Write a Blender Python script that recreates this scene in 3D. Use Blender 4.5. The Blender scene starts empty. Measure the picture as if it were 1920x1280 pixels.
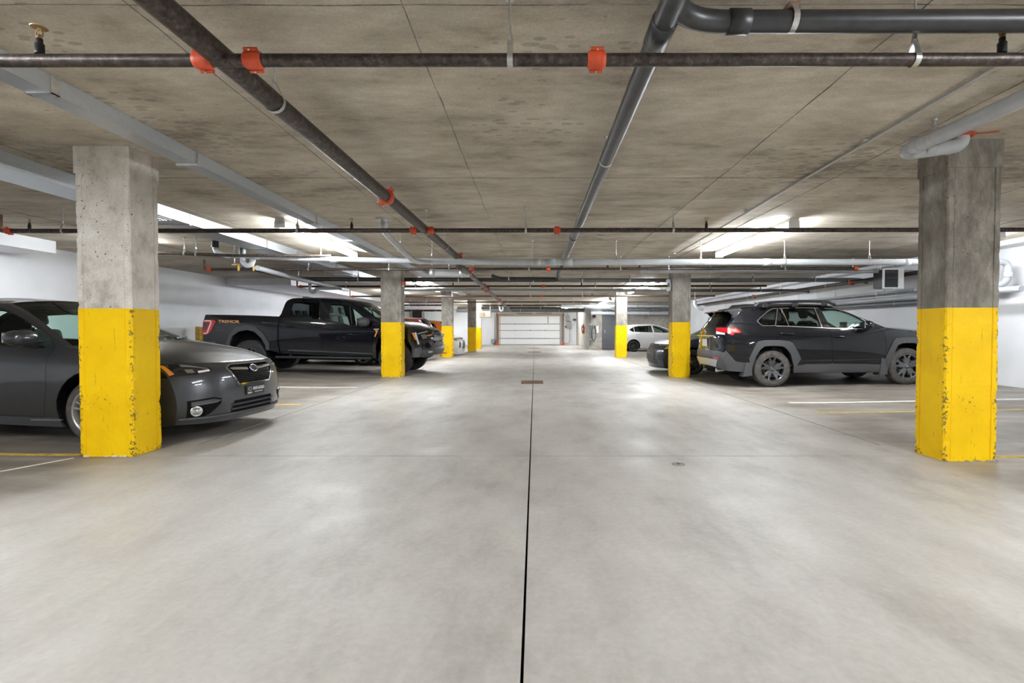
import bpy, bmesh, math, random
from mathutils import Vector, Matrix, noise as mnoise
from mathutils.geometry import delaunay_2d_cdt
random.seed(7)
SC = bpy.context.scene
COL = SC.collection
PI = math.pi
# ------------------------------------------------------------------ camera, world, exposure
F_PX, HZ, VPX, CAM_H = 950.0, 619.0, 1003.0, 1.14
PITCH = math.atan((640.0 - HZ) / F_PX)
cam_d = bpy.data.cameras.new('camera')
cam_d.sensor_width = 36.0
cam_d.lens = F_PX / 1920.0 * 36.0
cam_d.shift_x = -(VPX - 960.0) / 1920.0
cam_d.clip_end = 200
cam = bpy.data.objects.new('camera', cam_d)
cam.location = (0, 0, CAM_H)
cam.rotation_euler = (PI / 2 - PITCH, 0, 0)
COL.objects.link(cam)
SC.camera = cam
world = bpy.data.worlds.new('garage_world')
world.use_nodes = True
world.node_tree.nodes['Background'].inputs[0].default_value = (0.8, 0.85, 0.9, 1)
world.node_tree.nodes['Background'].inputs[1].default_value = 0.3
SC.world = world
SC.view_settings.view_transform = 'Standard'
SC.view_settings.look = 'None'
SC.view_settings.gamma = 1.0
SC.view_settings.use_curve_mapping = False
SC.view_settings.exposure = 1.42
SC.cycles.use_denoising = True
SC.cycles.max_bounces = 10
SC.cycles.diffuse_bounces = 6
SC.cycles.transparent_max_bounces = 24
SC.cycles.sample_clamp_indirect = 6.0
SC.cycles.caustics_reflective = False
SC.cycles.caustics_refractive = False
TUBE_STRENGTH = 85.0
TUBE_COLOR = (0.93, 0.97, 1.0, 1)

def ray(px, py):
    u = (px - VPX) / F_PX; v = (640.0 - py) / F_PX
    c, s = math.cos(PITCH), math.sin(PITCH)
    return Vector((u, c + v * s, -s + v * c))
def PY(px, py, y):          # point at depth y
    d = ray(px, py); k = y / d.y
    return Vector((d.x * k, y, CAM_H + d.z * k))
def PZ(px, py, z):          # point at height z
    d = ray(px, py); k = (z - CAM_H) / d.z
    return Vector((d.x * k, d.y * k, z))
def floor_z(x):
    return 0.019 * max(0.0, abs(x) - 4.6)

# ------------------------------------------------------------------ object helpers
def tag(o, label=None, cat=None, group=None, kind=None):
    if label: o['label'] = label
    if cat: o['category'] = cat
    if group: o['group'] = group
    if kind: o['kind'] = kind
    return o
def empty(name, loc=(0, 0, 0), rot=(0, 0, 0), label=None, cat=None, group=None):
    o = bpy.data.objects.new(name, None)
    o.empty_display_size = 0.1
    o.location = loc; o.rotation_euler = rot
    COL.objects.link(o)
    return tag(o, label, cat, group)
def origin_of(o):
    v = Vector((0, 0, 0))
    while o is not None:
        v += o.location; o = o.parent
    return v

class MB:
    """collects shapes into one mesh"""
    def __init__(s): s.v = []; s.f = []; s.m = []; s.cur = 0; s.sm = []; s.smooth = False
    def add(s, vs, fs):
        n = len(s.v); s.v += [tuple(p) for p in vs]
        for f in fs:
            s.f.append([i + n for i in f]); s.m.append(s.cur); s.sm.append(s.smooth)
        return s
    def box(s, a, b, rz=0.0, about=None):
        (x0, y0, z0), (x1, y1, z1) = a, b
        vs = [Vector(p) for p in ((x0,y0,z0),(x1,y0,z0),(x1,y1,z0),(x0,y1,z0),(x0,y0,z1),(x1,y0,z1),(x1,y1,z1),(x0,y1,z1))]
        if rz:
            c = Vector(about) if about else (vs[0] + vs[6]) / 2
            R = Matrix.Rotation(rz, 3, 'Z'); vs = [c + R @ (p - c) for p in vs]
        return s.add(vs, [(0,3,2,1),(4,5,6,7),(0,1,5,4),(1,2,6,5),(2,3,7,6),(3,0,4,7)])
    def rbox(s, a, b, r=0.01, M=None):
        """box with chamfered edges"""
        c = [(a[i] + b[i]) / 2 for i in range(3)]; h = [abs(b[i] - a[i]) / 2 for i in range(3)]
        r = min(r, min(h) * 0.95)
        bm = bmesh.new(); bmesh.ops.create_cube(bm, size=2)
        for v in bm.verts: v.co = Vector((v.co.x * h[0], v.co.y * h[1], v.co.z * h[2]))
        bmesh.ops.bevel(bm, geom=bm.edges[:], offset=r, segments=2, affect='EDGES', profile=0.5)
        for v in bm.verts:
            v.co += Vector(c)
            if M is not None: v.co = M @ v.co
        bm.verts.index_update()
        s.add([v.co.copy() for v in bm.verts], [[v.index for v in f.verts] for f in bm.faces]); bm.free()
        return s
    def tube(s, pts, r, n=12, caps=True, closed=False):
        pts = [Vector(p) for p in pts]
        rs = r if isinstance(r, (list, tuple)) else [r] * len(pts)
        k = len(pts); rings = []
        t0 = (pts[1] - pts[0]).normalized()
        up = Vector((0, 0, 1)) if abs(t0.z) < 0.9 else Vector((1, 0, 0))
        nrm = (up - t0 * up.dot(t0)).normalized()
        for i in range(k):
            if closed: t = (pts[(i + 1) % k] - pts[i - 1]).normalized()
            elif i == 0: t = t0
            elif i == k - 1: t = (pts[-1] - pts[-2]).normalized()
            else:
                a = (pts[i] - pts[i - 1]).normalized(); b = (pts[i + 1] - pts[i]).normalized()
                t = (a + b); t = t.normalized() if t.length > 1e-6 else b
            nrm = (nrm - t * nrm.dot(t))
            nrm = nrm.normalized() if nrm.length > 1e-6 else Vector((1, 0, 0))
            bn = t.cross(nrm)
            rings.append([pts[i] + (nrm * math.cos(2 * PI * j / n) + bn * math.sin(2 * PI * j / n)) * rs[i] for j in range(n)])
        vs = [p for ring in rings for p in ring]; fs = []
        for i in range(k if closed else k - 1):
            i2 = (i + 1) % k
            for j in range(n):
                j2 = (j + 1) % n
                fs.append((i * n + j, i * n + j2, i2 * n + j2, i2 * n + j))
        sm = s.smooth; s.smooth = True; s.add(vs, fs); s.smooth = False
        if caps and not closed:
            s.add(rings[0], [tuple(range(n - 1, -1, -1))]); s.add(rings[-1], [tuple(range(n))])
        s.smooth = sm
        return s
    def cyl(s, a, b, r, n=16, r2=None): return s.tube([a, b], [r, r if r2 is None else r2], n)
    def lathe(s, prof, c=(0, 0, 0), axis='Z', n=32, closed=False):
        """prof: (radius, height) along the axis"""
        c = Vector(c); k = len(prof); vs = []
        for (r, h) in prof:
            for j in range(n):
                a = 2 * PI * j / n; x, y = r * math.cos(a), r * math.sin(a)
                p = {'Z': (x, y, h), 'Y': (x, h, y), 'X': (h, x, y)}[axis]
                vs.append(c + Vector(p))
        fs = []
        for i in range(k if closed else k - 1):
            i2 = (i + 1) % k
            for j in range(n):
                j2 = (j + 1) % n
                q = (i * n + j, i * n + j2, i2 * n + j2, i2 * n + j)
                fs.append(q if axis != 'Y' else q[::-1])
        return s.add(vs, fs)
    def prism(s, poly, d0, d1, axis='Y'):
        """poly of 2D points extruded along an axis (Y: poly is x,z; X: poly is y,z; Z: poly is x,y)"""
        def P3(p, d): return {'Y': (p[0], d, p[1]), 'X': (d, p[0], p[1]), 'Z': (p[0], p[1], d)}[axis]
        n = len(poly)
        vs = [P3(p, d0) for p in poly] + [P3(p, d1) for p in poly]
        fs = [tuple(range(n)), tuple(range(2 * n - 1, n - 1, -1))] + [(i, i + n, (i + 1) % n + n, (i + 1) % n) for i in range(n)]
        return s.add(vs, fs)
    def sphere(s, c, r, n=16, m=10, sc=(1, 1, 1)):
        vs = []; fs = []
        for i in range(m + 1):
            th = PI * i / m
            for j in range(n):
                a = 2 * PI * j / n
                vs.append((c[0] + r * sc[0] * math.sin(th) * math.cos(a), c[1] + r * sc[1] * math.sin(th) * math.sin(a), c[2] + r * sc[2] * math.cos(th)))
        for i in range(m):
            for j in range(n):
                fs.append((i * n + j, (i + 1) * n + j, (i + 1) * n + (j + 1) % n, i * n + (j + 1) % n))
        return s.add(vs, fs)
    def build(s, name, mats, parent=None, local=False, fix=True):
        me = bpy.data.meshes.new(name)
        off = Vector((0, 0, 0)) if (local or parent is None) else origin_of(parent)
        me.from_pydata([(p[0] - off.x, p[1] - off.y, p[2] - off.z) for p in s.v], [], s.f)
        for m in (mats if isinstance(mats, (list, tuple)) else [mats]): me.materials.append(m)
        me.polygons.foreach_set('material_index', s.m)
        me.polygons.foreach_set('use_smooth', s.sm)
        if fix:
            bm = bmesh.new(); bm.from_mesh(me)
            bmesh.ops.recalc_face_normals(bm, faces=bm.faces[:]); bm.to_mesh(me); bm.free()
        me.update()
        o = bpy.data.objects.new(name, me); COL.objects.link(o)
        if parent is not None: o.parent = parent
        return o
def copy_tree(o, parent=None):
    c = o.copy(); COL.objects.link(c); c.parent = parent
    for ch in list(o.children): copy_tree(ch, c)
    return c
def bend(pts, r=0.12, n=5):
    """rounds the corners of a polyline"""
    pts = [Vector(p) for p in pts]; out = [pts[0]]
    for i in range(1, len(pts) - 1):
        a, b, c = pts[i - 1], pts[i], pts[i + 1]
        d1 = min(r, (a - b).length * 0.45); d2 = min(r, (c - b).length * 0.45)
        p, q = b + (a - b).normalized() * d1, b + (c - b).normalized() * d2
        for k in range(n + 1):
            t = k / n
            out.append(p * (1 - t) ** 2 + b * 2 * t * (1 - t) + q * t * t)
    return out + [pts[-1]]

# ------------------------------------------------------------------ materials
class NT:
    def __init__(s, name):
        s.m = bpy.data.materials.new(name); s.m.use_nodes = True; s.t = s.m.node_tree
        s.b = s.t.nodes['Principled BSDF']; s.out = s.t.nodes['Material Output']
        s.co = s.n('ShaderNodeTexCoord').outputs['Object']
    def n(s, typ, **kw):
        nd = s.t.nodes.new(typ)
        for k, v in kw.items():
            if k in nd.inputs: pass
            setattr(nd, k, v)
        return nd
    def l(s, a, b): s.t.links.new(a, b)
    def mapping(s, scale=(1, 1, 1), loc=(0, 0, 0), rot=(0, 0, 0)):
        mp = s.n('ShaderNodeMapping'); mp.inputs['Scale'].default_value = scale
        mp.inputs['Location'].default_value = loc; mp.inputs['Rotation'].default_value = rot
        s.l(s.co, mp.inputs[0]); return mp.outputs[0]
    def noise(s, scale, detail=4, rough=0.55, vec=None, dist=0.0):
        nd = s.n('ShaderNodeTexNoise'); nd.inputs['Scale'].default_value = scale
        nd.inputs['Detail'].default_value = detail; nd.inputs['Roughness'].default_value = rough
        nd.inputs['Distortion'].default_value = dist
        s.l(vec if vec is not None else s.co, nd.inputs['Vector']); return nd.outputs[0]
    def voro(s, scale, vec=None, feat='F1', rnd=1.0):
        nd = s.n('ShaderNodeTexVoronoi'); nd.inputs['Scale'].default_value = scale; nd.feature = feat
        nd.inputs['Randomness'].default_value = rnd
        s.l(vec if vec is not None else s.co, nd.inputs['Vector']); return nd.outputs[0]
    def ramp(s, fac, stops):
        nd = s.n('ShaderNodeValToRGB'); els = nd.color_ramp.elements
        while len(els) < len(stops): els.new(0.5)
        for e, (p, c) in zip(els, stops):
            e.position = p; e.color = (*c, 1) if isinstance(c, (tuple, list)) else (c, c, c, 1)
        s.l(fac, nd.inputs[0]); return nd.outputs[0]
    def mix(s, fac, a, b, mode='MIX'):
        nd = s.n('ShaderNodeMix'); nd.data_type = 'RGBA'; nd.blend_type = mode
        for i, x in ((0, fac), (6, a), (7, b)):
            if isinstance(x, (int, float)): nd.inputs[i].default_value = x
            elif isinstance(x, (tuple, list)): nd.inputs[i].default_value = (*x[:3], 1)
            else: s.l(x, nd.inputs[i])
        return nd.outputs[2]
    def math(s, op, a, b=0.0, c=0.0, clamp=False):
        nd = s.n('ShaderNodeMath'); nd.operation = op; nd.use_clamp = clamp
        for i, x in enumerate((a, b, c)):
            if isinstance(x, (int, float)): nd.inputs[i].default_value = x
            else: s.l(x, nd.inputs[i])
        return nd.outputs[0]
    def sep(s, vec=None):
        nd = s.n('ShaderNodeSeparateXYZ'); s.l(vec if vec is not None else s.co, nd.inputs[0]); return nd.outputs
    def bump(s, h, strength=0.3, dist=0.01):
        nd = s.n('ShaderNodeBump'); nd.inputs['Strength'].default_value = strength; nd.inputs['Distance'].default_value = dist
        s.l(h, nd.inputs['Height']); s.l(nd.outputs[0], s.b.inputs['Normal'])
    def set(s, **kw):
        for k, v in kw.items():
            i = s.b.inputs[k.replace('_', ' ')]
            if isinstance(v, (int, float)): i.default_value = v
            elif isinstance(v, (tuple, list)): i.default_value = (*v[:3], 1)
            else: s.l(v, i)
        return s
def simple(name, col, rough=0.5, metal=0.0, var=0.0, scale=8.0, coat=0.0, spec=0.5):
    t = NT(name); t.set(Roughness=rough, Metallic=metal, Coat_Weight=coat, Specular_IOR_Level=spec)
    if var > 0:
        lo = tuple(c * (1 - var) for c in col); hi = tuple(min(1, c * (1 + var)) for c in col)
        t.set(Base_Color=t.ramp(t.noise(scale, 5), [(0.3, lo), (0.7, hi)]))
    else: t.set(Base_Color=col)
    return t.m
M = {}
def concrete(name, dark, mid, light, sc=1.0, pits=0.0, vert=False, rough=0.85, streak=(1, 1, 1), grain=0.06):
    t = NT(name)
    v = t.mapping(scale=streak)
    n1 = t.noise(0.9 * sc, 6, 0.62, v, 0.4); n2 = t.noise(4.5 * sc, 7, 0.68, v); n3 = t.noise(55 * sc, 3, 0.6)
    a = t.math('MULTIPLY_ADD', n2, 0.55, t.math('MULTIPLY', n1, 0.6))
    c = t.ramp(a, [(0.40, dark), (0.55, mid), (0.74, light)])
    g = t.ramp(n3, [(0.3, 1 - grain * 2.5), (0.7, 1 + grain)])
    c = t.mix(1.0, c, g, 'MULTIPLY')
    h = t.math('MULTIPLY_ADD', n2, 0.4, t.math('MULTIPLY', n3, 0.25))
    if pits > 0:
        vd = t.math('ADD', t.math('MINIMUM', t.voro(19.0), t.math('MULTIPLY', t.voro(36.0, t.mapping(loc=(3, 1, 2))), 1.1)), t.math('MULTIPLY', t.math('SUBTRACT', t.noise(60, 2), 0.5), 0.16))
        big = t.noise(2.6, 2)
        thr = t.math('MULTIPLY', t.math('SUBTRACT', big, 0.34, clamp=True), pits)
        pm = t.math('LESS_THAN', vd, thr)
        c = t.mix(t.math('MULTIPLY', pm, 0.8), c, tuple(x * 0.34 for x in dark))
        h = t.math('SUBTRACT', h, t.math('MULTIPLY', pm, 1.2))
    t.set(Base_Color=c, Roughness=rough, Specular_IOR_Level=0.25); t.bump(h, 0.35, 0.008)
    return t
# ceiling slab: brown grey board-marked concrete with blotches
t = concrete('ceiling_concrete', (0.27, 0.235, 0.185), (0.51, 0.457, 0.375), (0.74, 0.675, 0.575), 1.0, streak=(0.55, 1.25, 1))
sp = t.math('LESS_THAN', t.voro(7.0, t.mapping(scale=(1.0, 2.2, 1))), t.math('MULTIPLY', t.math('SUBTRACT', t.noise(0.55, 3, 0.6, t.mapping(loc=(3.1, 1.7, 0))), 0.50, clamp=True), 2.6))
old = t.b.inputs['Base Color'].links[0].from_socket
t.set(Base_Color=t.mix(t.math('MULTIPLY', sp, 0.35), old, (0.12, 0.11, 0.095)))
M['ceiling'] = t.m
M['seam'] = simple('seam_concrete', (0.20, 0.18, 0.155), 0.9, var=0.4, scale=20)
M['column_l'] = concrete('pale_column_concrete', (0.33, 0.30, 0.26), (0.66, 0.62, 0.56), (0.86, 0.83, 0.78), 1.5, pits=0.55, streak=(1, 1, 0.7)).m
M['column_r'] = concrete('grey_column_concrete', (0.16, 0.148, 0.128), (0.31, 0.29, 0.255), (0.50, 0.475, 0.43), 1.9, pits=0.5, streak=(1, 1, 0.55)).m
M['column_d'] = concrete('dark_column_concrete', (0.10, 0.09, 0.075), (0.215, 0.198, 0.168), (0.43, 0.405, 0.36), 2.2, pits=0.4, streak=(1, 1, 0.4)).m
M['wall_concrete'] = concrete('bare_wall_concrete', (0.22, 0.205, 0.18), (0.40, 0.375, 0.335), (0.55, 0.52, 0.475), 1.1, pits=0.3).m
# floor slab: pale trowelled concrete, dirtier in the parking bays
t = concrete('floor_concrete', (0.29, 0.27, 0.245), (0.44, 0.42, 0.39), (0.56, 0.54, 0.508), 0.55, streak=(1.0, 0.5, 1), grain=0.035)
old = t.b.inputs['Base Color'].links[0].from_socket
xyz = t.sep()
ax = t.math('ABSOLUTE', xyz[0])
bay = t.math('MULTIPLY', t.math('SUBTRACT', t.math('ADD', ax, t.math('MULTIPLY', t.noise(0.8, 5), 1.4)), 3.75), 1.1, clamp=True)
dirt = t.ramp(t.noise(1.1, 6, 0.65, t.mapping(scale=(0.45, 1.8, 1)), 0.5), [(0.36, (0.105, 0.086, 0.067)), (0.54, (0.215, 0.188, 0.16)), (0.72, (0.37, 0.345, 0.315))])
c = t.mix(t.math('MULTIPLY', bay, 0.9), old, dirt)
trk = t.math('MULTIPLY', t.math('SUBTRACT', t.noise(1.0, 5, 0.6, t.mapping(scale=(1.6, 0.10, 1), loc=(2, 5, 0)), 0.3), 0.52, clamp=True), 1.6)
c = t.mix(trk, c, (0.30, 0.285, 0.265))
t.set(Base_Color=c, Roughness=t.ramp(t.noise(1.5, 5), [(0.3, 0.38), (0.7, 0.6)]), Specular_IOR_Level=0.45)
M['floor'] = t.m
M['joint'] = simple('dark_joint', (0.02, 0.018, 0.016), 0.9)
M['hairline'] = simple('joint_sealant', (0.26, 0.25, 0.235), 0.9, var=0.3)
t = NT('white_wall_paint')
t.set(Base_Color=t.ramp(t.noise(1.2, 5), [(0.3, (0.76, 0.77, 0.80)), (0.7, (0.85, 0.86, 0.89))]), Roughness=0.6)
t.bump(t.noise(60, 3), 0.08, 0.004); M['white_wall'] = t.m
M['white_paint'] = simple('white_trim_paint', (0.78, 0.78, 0.79), 0.5, var=0.05)
# yellow column paint with chips and scrapes
t = NT('yellow_column_paint')
xyz = t.sep()
base = t.ramp(t.noise(3.0, 5), [(0.3, (0.84, 0.51, 0.001)), (0.7, (0.96, 0.63, 0.003))])
chipn = t.noise(34, 5, 0.7); big = t.noise(2.4, 4, 0.6, t.mapping(loc=(7, 3, 1)))
low = t.math('MULTIPLY', t.math('SUBTRACT', 0.16, xyz[2], clamp=True), 0.9)
at = t.n('ShaderNodeAttribute'); at.attribute_name = 'corner'
chip = t.math('GREATER_THAN', t.math('ADD', t.math('ADD', chipn, t.math('MULTIPLY', at.outputs['Fac'], 0.13)), t.math('ADD', low, t.math('MULTIPLY', big, 0.42))), 0.90)
scr = t.math('GREATER_THAN', t.math('ADD', t.noise(20, 4, 0.6, t.mapping(scale=(2.5, 2.5, 0.3), loc=(4, 4, 2))), t.math('MULTIPLY', t.noise(1.7, 3, 0.5, t.mapping(loc=(1, 9, 4))), 0.3)), 0.86)
c = t.mix(t.math('MULTIPLY', scr, 0.5), base, (0.34, 0.20, 0.02))
c = t.mix(t.math('MULTIPLY', chip, 0.85), c, (0.13, 0.09, 0.03))
t.set(Base_Color=c, Roughness=0.5, Specular_IOR_Level=0.2); t.bump(t.math('MULTIPLY_ADD', chip, -0.8, t.noise(25, 4)), 0.3, 0.006)
M['yellow'] = t.m
M['yellow_line'] = simple('yellow_floor_paint', (0.62, 0.40, 0.06), 0.7, var=0.35, scale=14)
M['white_line'] = simple('white_floor_paint', (0.72, 0.71, 0.69), 0.8, var=0.2, scale=12)
t = NT('black_steel_pipe')
n1 = t.noise(30, 5, 0.7, t.mapping(scale=(1, 1, 1)))
t.set(Base_Color=t.ramp(n1, [(0.35, (0.022, 0.019, 0.018)), (0.55, (0.075, 0.056, 0.048)), (0.72, (0.17, 0.145, 0.13))]), Roughness=0.42, Metallic=0.45)
t.bump(n1, 0.15, 0.003); M['steel_pipe'] = t.m
M['abs'] = simple('black_drain_plastic', (0.030, 0.031, 0.034), 0.36, var=0.35, scale=14)
M['pvc'] = simple('grey_drain_plastic', (0.50, 0.525, 0.56), 0.38, var=0.08, scale=6)
M['pvc_dark'] = simple('dark_grey_drain_plastic', (0.15, 0.16, 0.175), 0.42, var=0.12, scale=6)
M['red'] = simple('red_coupling_paint', (0.60, 0.075, 0.022), 0.45, var=0.2, scale=25)
M['zinc'] = simple('zinc_hardware', (0.62, 0.62, 0.60), 0.35, 0.85, var=0.15, scale=30)
t = NT('galvanised_duct')
t.set(Base_Color=t.ramp(t.voro(26, feat='F1'), [(0.0, (0.54, 0.57, 0.60)), (0.6, (0.58, 0.61, 0.64))]), Metallic=0.85, Roughness=0.36)
M['duct'] = t.m
M['foil'] = simple('foil_tape', (0.85, 0.86, 0.88), 0.2, 0.9, var=0.1, scale=40)
M['conduit'] = simple('conduit_metal', (0.50, 0.50, 0.48), 0.4, 0.6, var=0.1)
M['brass'] = simple('brass', (0.45, 0.30, 0.14), 0.4, 0.8)
M['housing'] = simple('white_fixture_enamel', (0.82, 0.83, 0.84), 0.4)
t = NT('lit_fluorescent_tube')
e = t.n('ShaderNodeEmission'); e.inputs[0].default_value = TUBE_COLOR; e.inputs[1].default_value = TUBE_STRENGTH
t.l(e.outputs[0], t.out.inputs[0]); M['tube'] = t.m
M['dark'] = simple('dark_recess', (0.008, 0.008, 0.009), 0.9, spec=0.1)
M['grey_box'] = simple('grey_enamel', (0.30, 0.32, 0.33), 0.45, 0.2, var=0.06)
M['beige_box'] = simple('beige_enamel', (0.60, 0.55, 0.44), 0.5, var=0.06)
M['grey_door'] = simple('slate_grey_door_paint', (0.085, 0.09, 0.10), 0.5, var=0.1)
M['door_panel'] = simple('white_door_panel', (0.80, 0.81, 0.83), 0.45, var=0.03)
M['rust'] = simple('rusty_steel', (0.24, 0.14, 0.095), 0.7, 0.3, var=0.4, scale=30)
M['wood'] = simple('bare_timber', (0.42, 0.33, 0.22), 0.7, var=0.25, scale=12)
M['black'] = simple('black_plastic', (0.015, 0.015, 0.017), 0.45)
M['white_plastic'] = simple('white_plastic', (0.8, 0.8, 0.8), 0.4)
t = NT('daylit_window')
e = t.n('ShaderNodeEmission'); e.inputs[0].default_value = (0.75, 0.88, 1.0, 1); e.inputs[1].default_value = 1.6
t.l(e.outputs[0], t.out.inputs[0]); M['daylight'] = t.m
# ================================================================== the room
CEIL = 2.78
XL, XR, YB, YF = -9.7, 8.95, -7.0, 39.4
fl = MB()
cut = -0.043                    # the drain slot down the aisle
def floor_piece(x0, x1, name, parent):
    m = MB(); xs = sorted({x0, x1} | {v for v in (-4.6, 4.6) if x0 < v < x1})
    for i in range(len(xs) - 1):
        a, b = xs[i], xs[i + 1]; za, zb = floor_z(a), floor_z(b)
        m.add([(a,YB,za),(b,YB,zb),(b,YF,zb),(a,YF,za),(a,YB,-0.1),(b,YB,-0.1),(b,YF,-0.1),(a,YF,-0.1)],
              [(0,1,2,3),(7,6,5,4),(0,4,5,1),(1,5,6,2),(2,6,7,3),(3,7,4,0)])
    return m.build(name, M['floor'], parent)
floor = MB().box((XL, YB, -0.2), (XR, YF, -0.1)).build('floor', M['joint']); tag(floor, 'pale concrete garage floor with a drain slot down the aisle', None, None, 'structure')
floor_piece(XL, cut - 0.0055, 'slab', floor)
floor_piece(cut + 0.0055, XR, 'slab', floor)
for (p, q) in ((4.565, 0.005), (13.4, 0.005), (21.4, 0.005)):
    MB().box((-3.3, p, -0.001), (3.45, p + q, 0.0012)).build('hairline_joint', M['hairline'], floor)
for sx in (-3.36, 3.42):
    MB().box((sx, 5.0, -0.001), (sx + 0.008, 30, 0.0035)).build('hairline_joint', M['hairline'], floor)
ceiling = MB().box((XL, YB, CEIL), (XR, YF, CEIL + 0.25)).build('ceiling', M['ceiling']); tag(ceiling, 'brown grey board-marked concrete ceiling slab', None, None, 'structure')
random.seed(3)
def seam(a, b, w, d):
    m = MB(); n = max(2, int((Vector(b) - Vector(a)).length / 0.22)); pts = []
    dirv = (Vector(b) - Vector(a)).normalized(); side = Vector((-dirv.y, dirv.x, 0))
    for i in range(n + 1):
        p = Vector(a).lerp(Vector(b), i / n); pts.append((p + side * random.uniform(-.006, .006), w * random.uniform(.4, 1.3), d * random.uniform(.3, 1.2)))
    vs = []; fs = []
    for p, ww, dd in pts: vs += [p + side * ww + Vector((0, 0, .002)), p + Vector((0, 0, -dd)), p - side * ww + Vector((0, 0, .002))]
    for i in range(n):
        k = i * 3; fs += [(k, k + 3, k + 4, k + 1), (k + 1, k + 4, k + 5, k + 2)]
    m.add(vs, fs); m.build('seam', M['seam'], ceiling)
for x, y1 in ((-0.67, 24), (1.98, 24), (3.22, 24), (-2.05, 24), (-4.7, 20), (5.6, 20), (7.2, 14), (-7.2, 20)):
    seam((x, 0.8, CEIL), (x, y1, CEIL), 0.006, 0.006)
for y in (2.59, 5.49, 8.4, 11.3, 14.2, 17.1):
    seam((XL, y, CEIL), (XR, y, CEIL), 0.005, 0.005)
def wall(name, a, b, m, label):
    o = MB().box(a, b).build(name, m); return tag(o, label, None, None, 'structure')
wall('wall_left', (XL - .25, YB, 0), (XL, YF + .25, CEIL + .2), M['white_wall'], 'long white painted wall on the left of the garage')
wall('wall_right', (XR, YB, 0), (XR + .25, YF + .25, CEIL + .2), M['white_wall'], 'long white painted wall on the right of the garage')
wall('wall_back', (XL - .25, YB - .25, 0), (XR + .25, YB, CEIL + .2), M['white_wall'], 'white wall behind the camera')
wall('wall_far', (XL - .25, YF, 0), (XR + .25, YF + .25, CEIL + .2), M['white_wall'], 'white painted end wall around the garage door')
wall('trim_1', (XL, YB, 2.56), (-8.85, 9.4, CEIL), M['white_wall'], 'white soffit beam along the near left wall')
wall('trim_2', (XL, 16.0, 2.56), (-7.68, YF, CEIL), M['white_wall'], 'white bulkhead along the far left wall')
wall('trim_3', (8.56, YB, 2.69), (XR, 30, CEIL), M['white_wall'], 'white soffit beam along the right wall')
# bare concrete enclosure at the far right
EY = 30.1
wall('wall_concrete', (3.22, EY, 0), (XR, EY + .25, CEIL), M['wall_concrete'], 'bare concrete wall behind the white hatchback')
wall('wall_corner', (3.22, EY + .25, 0), (3.47, YF, CEIL), M['wall_concrete'], 'bare concrete corner wall beside the grey exit door')
dd = MB().box((4.06, EY - .05, .02), (4.98, EY - .01, 2.3)).build('door_3', M['grey_door']); tag(dd, 'dark slate grey flush door in the bare concrete wall', None, None, 'structure')
mm = MB()
mm.box((3.98, EY - .07, .02), (4.06, EY, 2.38)).box((4.98, EY - .07, .02), (5.06, EY, 2.38)).box((4.06, EY - .07, 2.3), (4.98, EY, 2.38)); mm.build('door_frame', M['grey_door'], dd)
MB().box((4.13, EY - .10, 1.0), (4.16, EY - .05, 1.14)).build('handle', M['zinc'], dd)
# window wall at the far left, in front of the end wall
wall('wall_partition', (XL, 31.0, 0), (-5.3, 31.2, CEIL), M['white_wall'], 'white partition with windows behind the parked cars')
def window(name, x0, x1, z0, z1, y, paneM, n, frameM, label, slats=0):
    w = MB(); f = 0.06
    w.box((x0, y - .06, z0), (x0 + f, y, z1)).box((x1 - f, y - .06, z0), (x1, y, z1)).box((x0 + f, y - .06, z0), (x1 - f, y, z0 + f)).box((x0 + f, y - .06, z1 - f), (x1 - f, y, z1))
    o = w.build(name, frameM); tag(o, label, None, None, 'structure')
    for i in range(n):
        a = x0 + f + (x1 - x0 - 2 * f) * i / n; b = x0 + f + (x1 - x0 - 2 * f) * (i + 1) / n
        MB().box((a + .012, y - .03, z0 + f), (b - .012, y - .02, z1 - f)).build('pane', paneM, o)
    return o
M['blind'] = simple('pale_blind', (0.66, 0.72, 0.72), 0.3)
window('window_1', PY(793, 0, 31).x, PY(828, 0, 31).x, 1.62, 2.34, 31.0, M['blind'], 5, M['white_paint'], 'pale window of upright panes behind the maroon car')
window('window_2', PY(768, 0, 31).x, PY(790, 0, 31).x, 1.62, 2.36, 31.0, M['black'], 1, M['grey_box'], 'dark window beside the pale upright panes')
window('window_3', PY(752, 0, 31).x, PY(767, 0, 31).x, 1.62, 2.34, 31.0, M['blind'], 2, M['grey_box'], 'narrow grey window nearest the front of the pickup')
# ------------------------------------------------------------------ garage door
GX0, GX1, GZ = -2.82, 2.08, 2.27
gd = MB().box((GX0 - .05, YF - .06, 0), (GX1 + .05, YF - .045, GZ)).build('door_1', M['grey_box']); tag(gd, 'white sectional overhead garage door at the end of the aisle', None, None, 'structure')
zs = [0.02, 0.51, 1.13, 1.63, GZ - .02]
for i in range(4):
    MB().rbox((GX0, YF - .12, zs[i] + .018), (GX1, YF - .06, zs[i + 1] - .018), .012).build('panel', M['door_panel'], gd)
    MB().box((GX0, YF - .128, zs[i] + .02), (GX0 + .16, YF - .12, zs[i + 1] - .02)).build('end_stile', M['beige_box'], gd)
    MB().box((GX1 - .16, YF - .128, zs[i] + .02), (GX1, YF - .12, zs[i + 1] - .02)).build('end_stile', M['grey_box'], gd)
for i in (1, 2, 3):
    for k in range(5):
        x = GX0 + .1 + (GX1 - GX0 - .2) * k / 4
        h = MB().box((x - .03, YF - .145, zs[i] - .05), (x + .03, YF - .12, zs[i] + .05)); h.cyl((x - .045, YF - .14, zs[i]), (x + .045, YF - .14, zs[i]), .014, 8)
        h.build('hinge', M['grey_box'], gd)
    if i != 2: MB().box((GX0, YF - .135, zs[i] - .018), (GX1, YF - .12, zs[i] + .018)).build('strut', M['grey_door'], gd)
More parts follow.
